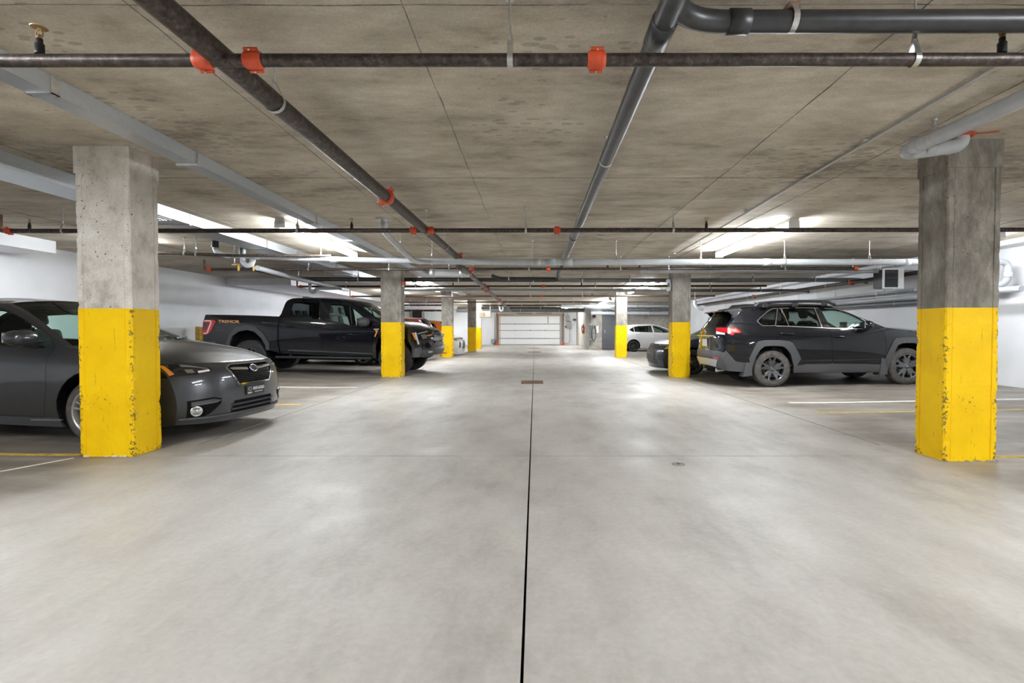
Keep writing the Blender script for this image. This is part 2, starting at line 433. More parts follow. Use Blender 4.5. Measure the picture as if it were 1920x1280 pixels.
MB().box((.98, YF - .15, 1.66), (1.06, YF - .12, 2.2)).build('operator_bracket', M['grey_box'], gd)
MB().box((1.86, YF - .15, 1.52), (1.94, YF - .12, 1.56)).build('lock', M['zinc'], gd)
for x, s in ((GX0 - .12, -1), (GX1 + .12, 1)):
    MB().box((x - .05, YF - .2, .0), (x + .05, YF - .1, GZ + .1)).box((x - s * .09 - .012, YF - .16, .2), (x - s * .09 + .012, YF - .1, GZ)).build('track', M['rust'], gd)
    MB().rbox((x - .11, YF - .26, 0), (x + .09, YF - .08, .24), .02).build('track_guard', M['red'], gd)
MB().box((GX0 - .2, YF - .16, GZ), (GX1 + .2, YF - .06, GZ + .16)).build('header_board', M['wood'], gd)
MB().cyl((GX0 - .15, YF - .25, GZ + .17), (GX1 + .15, YF - .25, GZ + .17), .02, 10).build('spring_shaft', M['zinc'], gd)
for a, b in ((-1.4, -.2), (.1, 1.3)):
    sp_ = MB(); n = 60; sp_.tube([(a + (b - a) * i / n, YF - .25 + .05 * math.cos(i * 1.7), GZ + .17 + .05 * math.sin(i * 1.7)) for i in range(n + 1)], .014, 5); sp_.build('torsion_spring', M['black'], gd)
for s_ in (GX0 - .12, GX1 + .12):
    MB().tube(bend([(s_, YF - .2, GZ - .1), (s_, YF - .22, GZ + .25), (s_, YF - 2.6, GZ + .28)], .3), .025, 6).build('horizontal_track', M['rust'], gd)
# exit door with a lit pane
EX0, EX1, EZ = PY(1090, 0, YF).x, PY(1108, 0, YF).x, 2.06
ed = MB().box((EX0, YF - .06, .03), (EX1 - .02, YF - .01, EZ)).build('door_2', M['grey_door']); tag(ed, 'slate grey exit door with a bright glass pane', None, None, 'structure')
MB().box((EX0 + .10, YF - .075, 1.15), (EX0 + .34, YF - .06, 1.86)).build('pane', M['daylight'], ed)
MB().box((EX0 + .02, YF - .11, .98), (EX1 - .06, YF - .06, 1.03)).build('push_bar', M['zinc'], ed)
MB().box((EX0 + .45, YF - .12, 1.92), (EX0 + .62, YF - .06, 1.98)).build('door_closer', M['white_plastic'], ed)
mm = MB(); mm.box((EX0 - .07, YF - .08, .0), (EX0, YF, EZ + .07)).box((EX0, YF - .08, EZ), (EX1, YF, EZ + .07)); mm.build('door_frame', M['white_paint'], ed)
def wbox(name, px0, py0, px1, py1, y, d, m, label, cat, extra=None):
    a, b = PY(px0, py1, y), PY(px1, py0, y)
    e = empty(name, ((a.x + b.x) / 2, y, a.z), (0, 0, 0), label, cat)
    MB().rbox((a.x, y - d, a.z), (b.x, y - .002, b.z), .012).build('casing', m, e)
    MB().rbox((a.x + .03, y - d - .012, a.z + .03), (b.x - .03, y - d + .002, b.z - .03), .006).build('cover', m, e)
    return e, a, b
e, a, b = wbox('control_box', 1061, 592, 1068, 602, YF, .15, M['grey_box'], 'upper grey control box right of the garage door', 'electrical box')
MB().cyl(((a.x + b.x) / 2, YF - .05, b.z), ((a.x + b.x) / 2, YF - .05, b.z + .3), .02, 8).build('conduit', M['conduit'], e)
e, a, b = wbox('control_box', 1062, 603, 1071, 615.5, YF, .18, M['grey_box'], 'larger lower grey control box with a conduit down to the floor', 'electrical box')
MB().tube(bend([(b.x - .12, YF - .05, a.z), (b.x - .12, YF - .05, .25), (b.x - .3, YF - .05, .12), (b.x - .55, YF - .05, .1)], .12), .02, 8).build('conduit', M['conduit'], e)
e, a, b = wbox('keypad_box', 1073.5, 597, 1081.5, 602, YF, .08, M['grey_box'], 'small wide grey meter box on the white end wall', 'electrical box')
MB().box((a.x + .06, YF - .1, a.z + .06), (b.x - .06, YF - .08, b.z - .06)).build('dial', M['black'], e)
MB().tube(bend([((a.x + b.x) / 2, YF - .02, a.z), ((a.x + b.x) / 2 + .05, YF - .02, a.z - .15), (a.x, YF - .02, a.z - .3)], .1), .012, 6).build('cable', M['conduit'], e)
e, a, b = wbox('junction_box', 921, 635.5, 928.5, 643, YF, .2, M['grey_box'], 'small grey junction box low on the wall left of the garage door', 'electrical box')
MB().cyl(((a.x + b.x) / 2 + .1, YF - .05, b.z), ((a.x + b.x) / 2 + .1, YF - .05, 2.3), .02, 8).build('conduit', M['conduit'], e)
MB().cyl((b.x - .05, YF - .1, 0), (b.x - .05, YF - .1, a.z), .04, 8).build('post', M['black'], e)
e = empty('door_sensor', (2.4, YF - .05, 1.4), label='small black push button beside the garage door track', cat='switch')
MB().rbox((2.34, YF - .08, 1.34), (2.44, YF - .002, 1.5), .01).build('casing', M['black'], e); MB().cyl((2.39, YF - .1, 1.42), (2.39, YF - .078, 1.42), .025, 10).build('button', M['red'], e)
e = empty('alarm_pull_station', (3.4 - .0, YF, 1.1), label='tiny red alarm pull box left of the exit door', cat='alarm')
q = PY(1086.5, 616.5, YF); e.location = q
MB().rbox((q.x - .06, YF - .06, q.z - .08), (q.x + .06, YF - .002, q.z + .08), .01).build('casing', M['red'], e); MB().box((q.x - .04, YF - .075, q.z - .02), (q.x + .04, YF - .06, q.z + .01)).build('pull_handle', M['white_plastic'], e)
# fire extinguisher on the corner wall
q = Vector((3.05, 32.0, .93)); e = empty('fire_extinguisher', q, label='red fire extinguisher hung on the concrete corner by the exit door', cat='fire extinguisher')
m = MB(); m.smooth = True; m.lathe([(0, 0), (.07, 0), (.085, .02), (.085, .42), (.06, .48), (.025, .51), (.025, .54), (0, .54)], q, n=18); m.build('cylinder', M['red'], e)
MB().rbox((q.x - .03, q.y - .03, q.z + .53), (q.x + .05, q.y + .03, q.z + .59), .008).build('valve', M['black'], e)
MB().tube(bend([(q.x - .03, q.y, q.z + .55), (q.x - .11, q.y, q.z + .5), (q.x - .11, q.y, q.z + .15)], .06), .014, 6).build('hose', M['black'], e)
MB().box((q.x - .086, q.y - .06, q.z + .2), (q.x + .02, q.y - .083, q.z + .36)).build('paper_label', M['white_plastic'], e)
MB().box((q.x + .05, q.y - .03, q.z + .1), (3.22, q.y + .03, q.z + .14)).box((q.x + .2, q.y - .03, q.z + .14), (3.22, q.y + .03, q.z + .49)).build('bracket', M['zinc'], e)
# items on the concrete corner
e = empty('wall_horn', (3.5, EY - .1, 1.98), label='small black horn unit on the bare concrete corner', cat='alarm')
MB().rbox((3.42, EY - .12, 1.9), (3.6, EY - .002, 2.06), .02).build('casing', M['black'], e); m = MB(); m.smooth = True; m.lathe([(.02, 0), (.06, -.06), (.075, -.07)], (3.5, EY - .12, 1.98), 'Y', 14); m.build('horn', M['black'], e)
e = empty('hose_reel', (3.52, EY - .1, 1.0), label='coiled grey hose hanging on the bare concrete corner', cat='hose')
m = MB()
for i in range(5):
    m.tube([(3.5 + (.10 + i * .006) * math.cos(a_ * .3927), EY - .04 - i * .022, 1.0 + (.42 + i * .01) * math.sin(a_ * .3927)) for a_ in range(16)], .014, 6, closed=True)
m.build('hose', M['pvc_dark'], e)
MB().rbox((3.45, EY - .16, 1.40), (3.58, EY - .002, 1.5), .02).build('hook', M['grey_box'], e)
MB().rbox((3.62, EY - .05, .95), (3.78, EY - .002, 1.4), .01).build('backing_sheet', M['white_plastic'], e)
e = empty('downpipe', (3.3, EY - .08, 0), label='black downpipe on the edge of the bare concrete wall', cat='pipe')
MB().cyl((3.3, EY - .07, .3), (3.3, EY - .07, 2.5), .045, 10).build('pipe_run', M['pvc_dark'], e)
for z in (.6, 1.5, 2.3): MB().box((3.24, EY - .125, z - .02), (3.36, EY - .002, z + .02)).build('clamp', M['zinc'], e)
e = empty('wall_vent', (6.6, EY - .03, 2.0), label='small black vent high on the bare concrete wall', cat='vent')
q = PY(1212, 593, EY); MB().rbox((q.x - .12, EY - .04, q.z - .12), (q.x + .12, EY - .002, q.z + .12), .01).build('frame', M['black'], e)
for i in range(4): MB().box((q.x - .1, EY - .055, q.z - .09 + i * .05), (q.x + .1, EY - .035, q.z - .07 + i * .05)).build('louver', M['dark'], e)
e.location = (0, 0, 0); 
# ------------------------------------------------------------------ columns
def column(x0, x1, y0, y1, m, label, ytop=1.336, seed=0, mark=None):
    random.seed(seed); cx, cy = (x0 + x1) / 2, (y0 + y1) / 2
    zf = floor_z(min(abs(x0), abs(x1)))
    e = empty('concrete_column', (cx, cy, 0), label=label, cat='column', group='yellow based concrete columns')
    hw, hd = (x1 - x0) / 2, (y1 - y0) / 2
    def ring(z, paint):
        pts = []
        ch = 0.012
        base = []
        g = 0.055
        for (ax, ay, bx, by) in ((-1,-1,1,-1),(1,-1,1,1),(1,1,-1,1),(-1,1,-1,-1)):
            L = (hw if ay == by else hd) * 2
            dv = Vector((bx - ax, by - ay, 0)).normalized(); st = Vector((ax * hw, ay * hd, 0)); nrm = Vector((dv.y, -dv.x, 0))
            for u, dep in ((ch, 0), (g, 0), (g + .004, .009), (g + .010, .004), (L * .5, .003), (L - g - .010, .004), (L - g - .004, .009), (L - g, 0), (L - ch, 0)):
                w = Vector((cx + st.x + dv.x * u, cy + st.y + dv.y * u, z))
                d = dep + (.0025 * mnoise.noise(w * 9) if paint else .003 * mnoise.noise(w * 6))
                if u in (ch, L - ch):
                    k = mnoise.noise(w * 14 + Vector((seed, 0, 0))); d += max(0, k - .15) * .035 * (1.0 if z < 1.5 else .7)
                    if z < zf + .1 and paint: d += max(0, mnoise.noise(w * 22)) * .02
                base.append(w - nrm * d)
        return base
    def shaft(za, zb, name, mat, paint):
        n = max(2, int((zb - za) / .035)); rings = [ring(za + (zb - za) * i / n, paint) for i in range(n + 1)]
        mb = MB(); k = len(rings[0]); vs = [p for r in rings for p in r]
        fs = [(i * k + j, i * k + (j + 1) % k, (i + 1) * k + (j + 1) % k, (i + 1) * k + j) for i in range(n) for j in range(k)]
        mb.add(vs, fs); mb.add(rings[-1], [tuple(range(k))]); mb.add(rings[0], [tuple(range(k - 1, -1, -1))])
        o = mb.build(name, mat, e)
        if paint:
            at = o.data.attributes.new('corner', 'FLOAT', 'POINT'); prof = (1, .05, 0, 0, 0, 0, 0, .05, 1)
            vals = [prof[(i % k) % 9] for i in range(len(rings) * k)]; vals += [0] * (len(o.data.vertices) - len(vals)); at.data.foreach_set('value', vals)
        return o
    shaft(zf - .005, ytop, 'painted_base', M['yellow'], True)
    shaft(ytop, CEIL - .24, 'shaft', m, False)
    mb = MB(); mb.box((x0 - .004, y0 - .004, CEIL - .24), (x1 + .004, y1 + .004, CEIL + .002)); mb.build('collar', m, e)
    for i in range(7):      # crumbled mortar lumps round the foot
        px = random.uniform(x0, x1); r = random.uniform(.008, .02)
        mb = MB(); mb.sphere((px, y0 - r * .3, zf + r * .2), r, 6, 4, (1.6, .7, .7)); mb.build('mortar_lump', m, e)
    # form tie marks
    for z in (1.62, 2.06):
        for u in (.12, .88):
            mb = MB(); mb.smooth = True; mb.lathe([(.016, 0), (.014, -.006), (.007, -.007), (.006, .002), (0, .002)], (x0 + (x1 - x0) * u, y0 + .003, z), 'Y', 12); mb.build('tie_plug', m, e)
    return e
column(-4.11, -3.62, 4.55, 4.90, M['column_l'], 'nearest left column, pale pitted concrete with yellow base hiding the dark grey sedan', seed=1)
column(3.554, 4.02, 4.385, 4.73, M['column_d'], 'nearest right column, dark grey concrete with chipped yellow base', seed=2)
column(-3.74, -3.24, 12.29, 12.62, M['column_r'], 'yellow-based column standing in front of the black pickup', seed=3)
column(3.29, 3.74, 12.17, 12.5, M['column_r'], 'yellow-based column between the dark sedan nose and the black SUV', seed=4)
column(-3.91, -3.45, 21.2, 21.52, M['column_r'], 'yellow-based column left of the white car nose', ytop=1.32, seed=5)
column(3.39, 3.86, 21.2, 21.52, M['column_r'], 'yellow-based column beside the rear of the white hatchback', ytop=1.34, seed=6)
column(-3.64, -3.20, 27.4, 27.72, M['column_r'], 'far left column carrying a grey panel box above yellow base', ytop=1.30, seed=8)
column(-3.68, -3.24, 30.5, 30.82, M['column_l'], 'farthest left column, pale above yellow, beside the hanging beige heater', ytop=1.30, seed=9)
e, a, b = wbox('panel_box', 883.5, 584, 891, 596, 27.4, .12, M['grey_box'], 'grey panel box fixed on the far left column', 'electrical box')
# hanging beige heater and pole
e = empty('unit_heater', (-2.9, 29.9, 2.0), label='beige unit heater hanging beside the farthest left column', cat='heater')
a, b = PY(897, 595, 29.6), PY(920, 583, 29.6)
MB().rbox((a.x, 29.6, a.z), (b.x, 30.3, b.z), .02).build('casing', M['beige_box'], e)
MB().box((a.x + .04, 29.58, a.z + .05), (a.x + .36, 29.6, b.z - .05)).build('grille_panel', M['wood'], e)
for i in range(6): MB().box((a.x + .05, 29.56, a.z + .06 + i * .045), (a.x + .35, 29.582, a.z + .075 + i * .045)).build('louver', M['beige_box'], e)
for x in (a.x + .06, b.x - .06): MB().cyl((x, 29.95, b.z), (x, 29.95, CEIL), .012, 6).build('hanger_rod', M['zinc'], e)
# small things on columns
q = PY(757, 531, 12.3); e = empty('alarm_bell_box', q, label='small red alarm box on the column before the black pickup', cat='alarm')
MB().rbox((-3.245, 12.34, q.z - .05), (-3.16, 12.44, q.z + .05), .01).build('casing', M['red'], e); MB().box((-3.23, 12.325, q.z - .075), (-3.18, 12.34, q.z - .05)).build('label_tab', M['white_plastic'], e)
q = PY(1249, 535, 12.3); e = empty('emergency_light', q, label='twin-head emergency light on the column left of the black SUV', cat='lamp')
MB().rbox((3.24, 12.24, q.z - .13), (3.29, 12.42, q.z + .13), .015).build('casing', M['grey_box'], e)
for s in (-.1, .1):
    m = MB(); m.smooth = True; m.lathe([(0, .0), (.03, 0), (.055, -.05), (.06, -.06), (.05, -.062), (0, -.058)], (3.2, 12.24, q.z + s), 'Y', 16); m.build('lamp_head', M['grey_box'], e)
# parking lines, drains, bollards
def line(p, q, w, m, label, name='parking_line'):
    p, q = Vector(p), Vector(q); d = (q - p).normalized(); s = Vector((-d.y, d.x, 0)) * w / 2; n = 12; vs = []; fs = []
    for i in range(n + 1):
        c = p.lerp(q, i / n)
        for sg in (-1, 1):
            k = c + s * sg; vs.append((k.x, k.y, floor_z(k.x) + .0025))
    vs += [(a, b, c - .004) for a, b, c in vs]; o = 2 * (n + 1)
    for i in range(n): k = i * 2; fs += [(k, k + 2, k + 3, k + 1), (k, k + o, k + 2 + o, k + 2), (k + 1, k + 3, k + 3 + o, k + 1 + o)]
    fs += [(0, 1, 1 + o, o), (2 * n, 2 * n + o, 2 * n + 1 + o, 2 * n + 1)]
    return tag(MB().add(vs, fs).build(name, m), label, 'marking', 'painted bay lines')
line((-4.15, 4.62, 0), (-9.4, 4.62, 0), .07, M['yellow_line'], 'yellow bay line on the floor running left from the nearest left column')
line((4.05, 4.55, 0), (8.8, 4.55, 0), .07, M['yellow_line'], 'yellow bay line on the floor running right from the nearest right column')
line((3.9, 7.02, 0), (8.7, 7.02, 0), .06, M['yellow_line'], 'faint yellow bay line in front of the black SUV')
line((4.0, 7.95, 0), (8.8, 7.95, 0), .10, M['white_line'], 'worn white bay line beside the black SUV')
line((-3.6, 7.75, 0), (-9.3, 7.75, 0), .09, M['yellow_line'], 'yellow bay line beyond the dark grey sedan')
line((-3.55, 10.1, 0), (-9.3, 10.1, 0), .10, M['white_line'], 'worn pale bay line between the grey sedan and the black pickup')
line((-4.12, 4.5, 0), (-4.55, 3.55, 0), .03, M['white_line'], 'short pale chalk line on the floor at the foot of the nearest left column', 'chalk_line')
def drain(x0, x1, y0, y1, label, n):
    e = empty('floor_drain', ((x0 + x1) / 2, y0, 0), label=label, cat='drain')
    MB().box((x0, y0, -.02), (x1, y1, .002)).build('frame', M['dark'], e)
    for i in range(n):
        x = x0 + .012 + (x1 - x0 - .024) * (i + .5) / n; w = (x1 - x0) / n * .32
        MB().box((x - w, y0 + .015, .0), (x + w, y1 - .015, .007)).build('bar', M['rust'], e)
    MB().box((x0, y0, .0), (x1, y0 + .015, .007)).box((x0, y1 - .015, 0), (x1, y1, .007)).box((x0, y0, 0), (x0 + .012, y1, .007)).box((x1 - .012, y0, 0), (x1, y1, .007)).build('rim', M['rust'], e)
drain(-.30, .18, 10.75, 11.42, 'rusty grated floor drain in the middle of the aisle', 24)
drain(-.38, .33, 26.3, 26.8, 'dark drain grate at the far end of the aisle slot', 14)
drain(-.38, .33, 32.0, 32.4, 'rusty drain grate nearest the garage door', 14)
e = empty('floor_cleanout', (1.18, 4.2, 0), label='small round cleanout cover in the floor right of the slot', cat='drain cover')
q = PZ(1272, 870, 0); e.location = q
MB().lathe([(0, .004), (.05, .004), (.056, .003), (.058, -.004)], q, n=24).build('cover', M['hairline'], e); MB().cyl((q.x, q.y, .003), (q.x, q.y, .006), .012, 8).build('screw', M['joint'], e)
for px, lab in ((379, 'yellow bollard post at the tail of the black pickup'), (371, 'rusty yellow bollard against the left wall behind the pickup')):
    q = PY(px, 640, 13.4 if px > 375 else 14.2); z = floor_z(q.x)
    e = empty('bollard', (q.x, q.y, z), label=lab, cat='bollard')
    m = MB(); m.smooth = True; m.lathe([(.062, 0), (.062, 1.12), (.05, 1.15), (0, 1.155)], (q.x, q.y, z), n=16); m.build('post', M['yellow_line'], e)
    MB().lathe([(.1, 0), (.1, .012), (.062, .014)], (q.x, q.y, z), n=16).build('base_plate', M['rust'], e)
# ------------------------------------------------------------------ ceiling lights
def light(x, y0, y1, label, grp='fluorescent strip lights'):
    e = empty('strip_light', (x, y0, CEIL - .1), label=label, cat='light', group=grp)
    m = MB(); m.prism([(x - .07, CEIL), (x - .07, CEIL - .05), (x - .035, CEIL - .08), (x + .035, CEIL - .08), (x + .07, CEIL - .05), (x + .07, CEIL)], y0, y1, 'Y'); m.build('housing', M['housing'], e)
    for s in (-.05, .05):
        n = 2
        for k in range(n):
            a = y0 + .04 + (y1 - y0 - .08) * k / n; b = y0 + .04 + (y1 - y0 - .08) * (k + 1) / n
            MB().cyl((x + s, a + .03, CEIL - .105), (x + s, b - .03, CEIL - .105), .0165, 10).build('tube', M['tube'], e)
    for y in (y0, (y0 + y1) / 2 - .02, y1 - .03):
        MB().rbox((x - .08, y, CEIL - .14), (x + .08, y + .03, CEIL - .04), .006).build('lamp_holder', M['housing'], e)
    return e
light(-3.74, 7.45, 10.5, 'lit strip light on the ceiling above the black pickup bed')
light(3.8, 7.45, 10.5, 'lit strip light on the ceiling above the black SUV rear')
light(-3.8, 16.0, 19.9, 'lit strip light beyond the column before the black pickup')
light(3.9, 16.2, 21.0, 'lit strip light beyond the column left of the black SUV')
light(-3.7, 28.2, 32.2, 'farthest lit strip light on the left side')
light(3.8, 25.6, 29.6, 'farthest lit strip light on the right side')
light(-3.9, -.3, 2.75, 'strip light beside the viewer on the left, out of view')
light(3.8, -.6, 2.45, 'strip light added beside the viewer on the right for fill, out of view')  # added lamp off frame, fills the near floor and ceiling
light(-7.2, 8.5, 9.5, 'strip light added to brighten the left wall, hidden by the nearest left column')  # unseen lamp added to lift the left wall's brightness
light(-6.0, 20.4, 22.8, 'strip light added to brighten the far left, hidden by the column before the pickup')  # added lamp kept out of sight, brightens the far left wall
light(7.6, 8.3, 9.2, 'strip light added to brighten the right wall, hidden by the nearest right column')  # added lamp behind the column, raises the right wall
light(7.5, -2.5, .5, 'strip light added near the right wall for fill, out of view')  # off-frame lamp added as fill for the right side
light(2.2, 34.2, 37.2, 'lit strip light before the right side of the garage door')
light(-3.2, -5.6, -2.6, 'strip light added behind the viewer to brighten column fronts, out of view')  # added lamp off frame, lights the column fronts
light(-6.5, 33.6, 37.6, 'strip light added to brighten the far left corner behind the white partition')  # unseen lamp added to brighten the far end
# ================================================================== pipes, ducts and conduits under the ceiling
def coupling(p, d, r, e, m=None, L=.045):
    """red grooved coupling: two half shells with bolted ears"""
    d = Vector(d).normalized(); p = Vector(p); mb = MB()
    mb.tube([p - d * L, p - d * L * .8, p - d * L * .5, p + d * L * .5, p + d * L * .8, p + d * L], [r * 1.08, r * 1.32, r * 1.4, r * 1.4, r * 1.32, r * 1.08], 16)
    up = Vector((0, 0, 1)) if abs(d.z) < .9 else Vector((1, 0, 0)); sd = d.cross(up).normalized(); ax = (up * .8 + sd * .6).normalized()
    for s in (-1, 1):
        c = p + ax * s * r * 1.55; mb.tube([c - d * L * .7, c + d * L * .7], r * .36, 8)
    o = mb.build('coupling', m or M['red'], e)
    q = d.cross(ax).normalized()
    for s in (-1, 1):
        c = p + ax * s * r * 1.62; MB().cyl(c - q * r * .75, c + q * r * .75, r * .13, 6).build('bolt', M['zinc'], o)
def hanger(p, d, r, e, ztop=None, style='ring'):
    """threaded rod with a ring strap round the pipe"""
    ztop = CEIL if ztop is None else ztop
    p = Vector(p); d = Vector((d[0], d[1], 0)).normalized(); s = Vector((-d.y, d.x, 0)); mb = MB(); top = p + Vector((0, 0, min(r + .085, max(r + .02, ztop - p.z - .03))))
    mb.cyl(top, (p.x, p.y, ztop), .006, 6)
    mb.cyl((p.x, p.y, ztop - .018), (p.x, p.y, ztop + .001), .022, 8)
    o = mb.build('hanger', M['zinc'], e)
    pts = [p + s * (r + .004) * math.cos(a) + Vector((0, 0, (r + .004) * math.sin(a))) for a in [PI * 0.78 + k * (PI * 1.44) / 14 for k in range(15)]]
    loop = [top - Vector((0, 0, .01))] + pts + [top - Vector((0, 0, .01))]
    st = MB(); vs = []; fs = []
    for q in loop: vs += [q - d * .014, q + d * .014]
    for i in range(len(loop) - 1): fs.append((i * 2, i * 2 + 2, i * 2 + 3, i * 2 + 1))
    st.add(vs, fs); st.add([v + Vector((0, 0, .0015)) for v in vs], fs); st.cyl(top - Vector((0, 0, .02)), top + Vector((0, 0, .01)), .012, 6)
    st.build('ring_strap', M['zinc'], o, fix=False)
def sprinkler(p, e, up=True):
    p = Vector(p); s = 1 if up else -1; mb = MB(); mb.smooth = True
    mb.lathe([(.02, 0), (.02, .05 * s), (.014, .055 * s), (.014, .075 * s)], p, n=12)
    o = mb.build('sprinkler_socket', M['black'], e)
    h = MB(); h.lathe([(.0, .075 * s), (.012, .075 * s), (.009, .095 * s), (.0, .1 * s)], p, n=10)
    for a in (-1, 1): h.tube([p + Vector((a * .011, 0, .08 * s)), p + Vector((a * .018, 0, .1 * s)), p + Vector((a * .004, 0, .13 * s))], .0035, 6)
    h.lathe([(0, .13 * s), (.034, .128 * s), (.036, .132 * s), (0, .136 * s)], p, n=16)
    h.build('sprinkler_head', M['brass'], o)
def pipe(name, pts, r, m, label, cat='pipe', bendr=.12, group=None, couplings=(), hangers=(), heads=(), collars=(), segs=16, end_red=()):
    e = empty(name, pts[0], label=label, cat=cat, group=group)
    mb = MB(); mb.tube(bend(pts, bendr) if len(pts) > 2 else pts, r, segs); mb.build('pipe_run', m, e)
    d = (Vector(pts[-1]) - Vector(pts[0])).normalized()
    for c in couplings: coupling(c[0], c[1] if len(c) > 1 else d, r, e)
    for h in hangers: hanger(h[0], h[1] if len(h) > 1 else d, r, e)
    for h in heads: sprinkler(h, e)
    for c in collars:
        cd = Vector(c[1]).normalized(); cp = Vector(c[0]); w = c[2] if len(c) > 2 else .06
        MB().tube([cp - cd * w, cp - cd * w * .96, cp + cd * w * .96, cp + cd * w], [r * 1.02, r * 1.13, r * 1.13, r * 1.02], segs).build('socket', m, e)
    for c in end_red: coupling(c, d, r * 1.05, e, L=.06)
    return e
GRP = 'black sprinkler pipes under the ceiling'
X1 = Vector((1, 0, 0)); Y1 = Vector((0, 1, 0))
# --- main sprinkler line along the aisle
ZM = 2.50
pa = PZ(262, -22, ZM); pb = PZ(860, 484, ZM); dm = (pb - pa).normalized()
pa = pa - dm * 3.5
def on_main(py):
    k = PZ(0, py, ZM).y; return pa.lerp(pb, (k - pa.y) / (pb.y - pa.y))
e = pipe('sprinkler_main', [pa, pb, pb + Vector((0, .02, -.16)), pb + Vector((.03, .35, -.17)), pb + Vector((.03, 1.2, -.14))], .057, M['steel_pipe'],
     'thick black sprinkler main running along the aisle over the left lane', 'pipe', .08, None,
     couplings=[(on_main(369), dm), (pb - dm * .06, dm)], hangers=[(on_main(192), dm), (on_main(432), dm), (on_main(462), dm)])
pc = PZ(868, 503, 2.40); pd = PZ(953, 578, 2.40); d2 = (pd - pc).normalized(); pd = pd + d2 * 4
def on2(py): 
    k = PZ(0, py, 2.40).y; return pc.lerp(pd, (k - pc.y) / (pd.y - pc.y))
pipe('sprinkler_main', [pc, pd], .055, M['steel_pipe'], 'far stretch of the sprinkler main with red couplings beyond the grey drain', 'pipe', .1, None,
     couplings=[(on2(512), d2), (on2(537), d2), (on2(543), d2), (on2(563), d2)], hangers=[(on2(520), d2), (on2(550), d2)])
# --- branch lines across
def branch(y, zl, x0, x1, r, label, hx=(), cx=(), sx=(), red_ends=True, mat=None):
    a, b = Vector((x0, y, zl)), Vector((x1, y, zl + .02))
    P = lambda x: a.lerp(b, (x - x0) / (x1 - x0))
    ends = []
    e = pipe('sprinkler_branch', [a, b], r, mat or M['steel_pipe'], label, 'pipe', .1, GRP, couplings=[(P(x), X1) for x in cx], hangers=[(P(x), X1) for x in hx], heads=[P(x) + Vector((0, 0, r)) for x in sx])
    if red_ends:
        coupling(P(x0 + .05), X1, r, e); 
        MB().tube(bend([P(x0), P(x0) + Vector((-.06, 0, 0)), P(x0) + Vector((-.06, 0, .22))], .04), r * .8, 10).build('end_riser', M['rust'], e)
    return e
def xat(px, y): return (px - VPX) / F_PX * y
y1 = 2.53; z1 = PY(960, 116.5, y1).z
branch(y1, z1, -9.3, 8.7, .0305, 'nearest black sprinkler pipe crossing the top of the view with red couplings', hx=[xat(957, y1), xat(1706, y1), -4, 4.5],
       cx=[xat(389, y1), xat(482, y1), xat(1117, y1)], sx=[xat(86, y1), xat(1868, y1)], red_ends=False)
y2 = 6.80; z2 = PY(960, 433, y2).z
branch(y2, z2, xat(14, y2), 8.6, .0305, 'second black sprinkler pipe across, before the lit strip lights', hx=[xat(122, y2), xat(560, y2), xat(986, y2), xat(1261, y2), xat(1800, y2)],
       cx=[xat(776, y2), xat(809, y2), xat(1044, y2)], sx=[xat(661, y2), xat(1323, y2), xat(60, y2)])
y3 = 11.25; z3 = PY(960, 505, y3).z
branch(y3, z3, xat(390, y3), xat(1605, y3), .0305, 'third black sprinkler pipe across, just below the grey drain pipe', hx=[xat(580, y3), xat(730, y3), xat(992, y3), xat(1163, y3), xat(1253, y3), xat(1470, y3)],
       cx=[xat(862, y3), xat(885, y3), xat(1028, y3), xat(1603, y3)], sx=[xat(1199, y3), xat(1139, y3)])
y4 = 15.4; z4 = PY(960, 537, y4).z
branch(y4, z4, xat(562, y4), xat(1436, y4), .0305, 'fourth black sprinkler pipe across, behind the first pair of far columns', hx=[xat(650, y4), xat(780, y4), xat(994, y4), xat(1116, y4), xat(1330, y4)], cx=[xat(905, y4), xat(1019, y4)], sx=[xat(850, y4), xat(1090, y4)])
y5 = 20.0; z5 = PY(960, 555.5, y5).z
branch(y5, z5, xat(660, y5), xat(1340, y5), .0305, 'fifth black sprinkler pipe across, farther down the aisle', hx=[xat(760, y5), xat(848, y5), xat(995, y5), xat(1092, y5)], cx=[xat(1016, y5), xat(925, y5)], sx=[xat(880, y5), xat(1110, y5)])
y6 = 24.5; z6 = PY(960, 566.5, y6).z
branch(y6, z6, xat(757, y6), xat(1129, y6), .0305, 'sixth thin sprinkler pipe across, before the pipe cluster at the end', hx=[xat(800, y6), xat(952, y6), xat(1013, y6), xat(1075, y6)], cx=[xat(940, y6)], red_ends=False)
# dark line by the left wall
y7 = 9.0
pipe('sprinkler_branch', [PY(298, 474, y7), PY(440, 479, y7), PY(620, 480, y7 + .3)], .028, M['steel_pipe'], 'black sprinkler pipe near the left wall above the truck bed', 'pipe', .1, GRP, hangers=[(PY(346, 476, y7), X1), (PY(368, 477, y7), X1)])
# --- black drain line over the right lane, with the branch at top right
ZD = 2.585
qa = PZ(1262, 2, ZD); qb = PZ(1050, 505, ZD); dq = (qb - qa).normalized(); qs = qa - dq * 3.5
def on_d(py):
    k = PZ(0, py, ZD).y; return qa.lerp(qb, (k - qa.y) / (qb.y - qa.y))
y8 = 13.3; zl8 = PY(960, 525, y8).z
el = Vector((qb.x, y8, zl8))
e = pipe('drain_pipe', [qs, on_d(512), Vector((qb.x + .02, on_d(512).y + .5, 2.50)), el, PY(800, 524, y8), PY(556, 523, y8), PY(470, 502, y8 - 2.2), PY(452, 497, y8 - 2.5)], .055, M['abs'],
     'thick black plastic drain running over the right lane and turning left far back', 'pipe', .3, None,
     hangers=[(on_d(300), dq), (on_d(425), dq), (PY(860, 524.5, y8), X1), (PY(1000, 525, y8), X1), (PY(672, 523.5, y8), X1)], collars=[(on_d(445), dq), (on_d(60), dq, .1)])
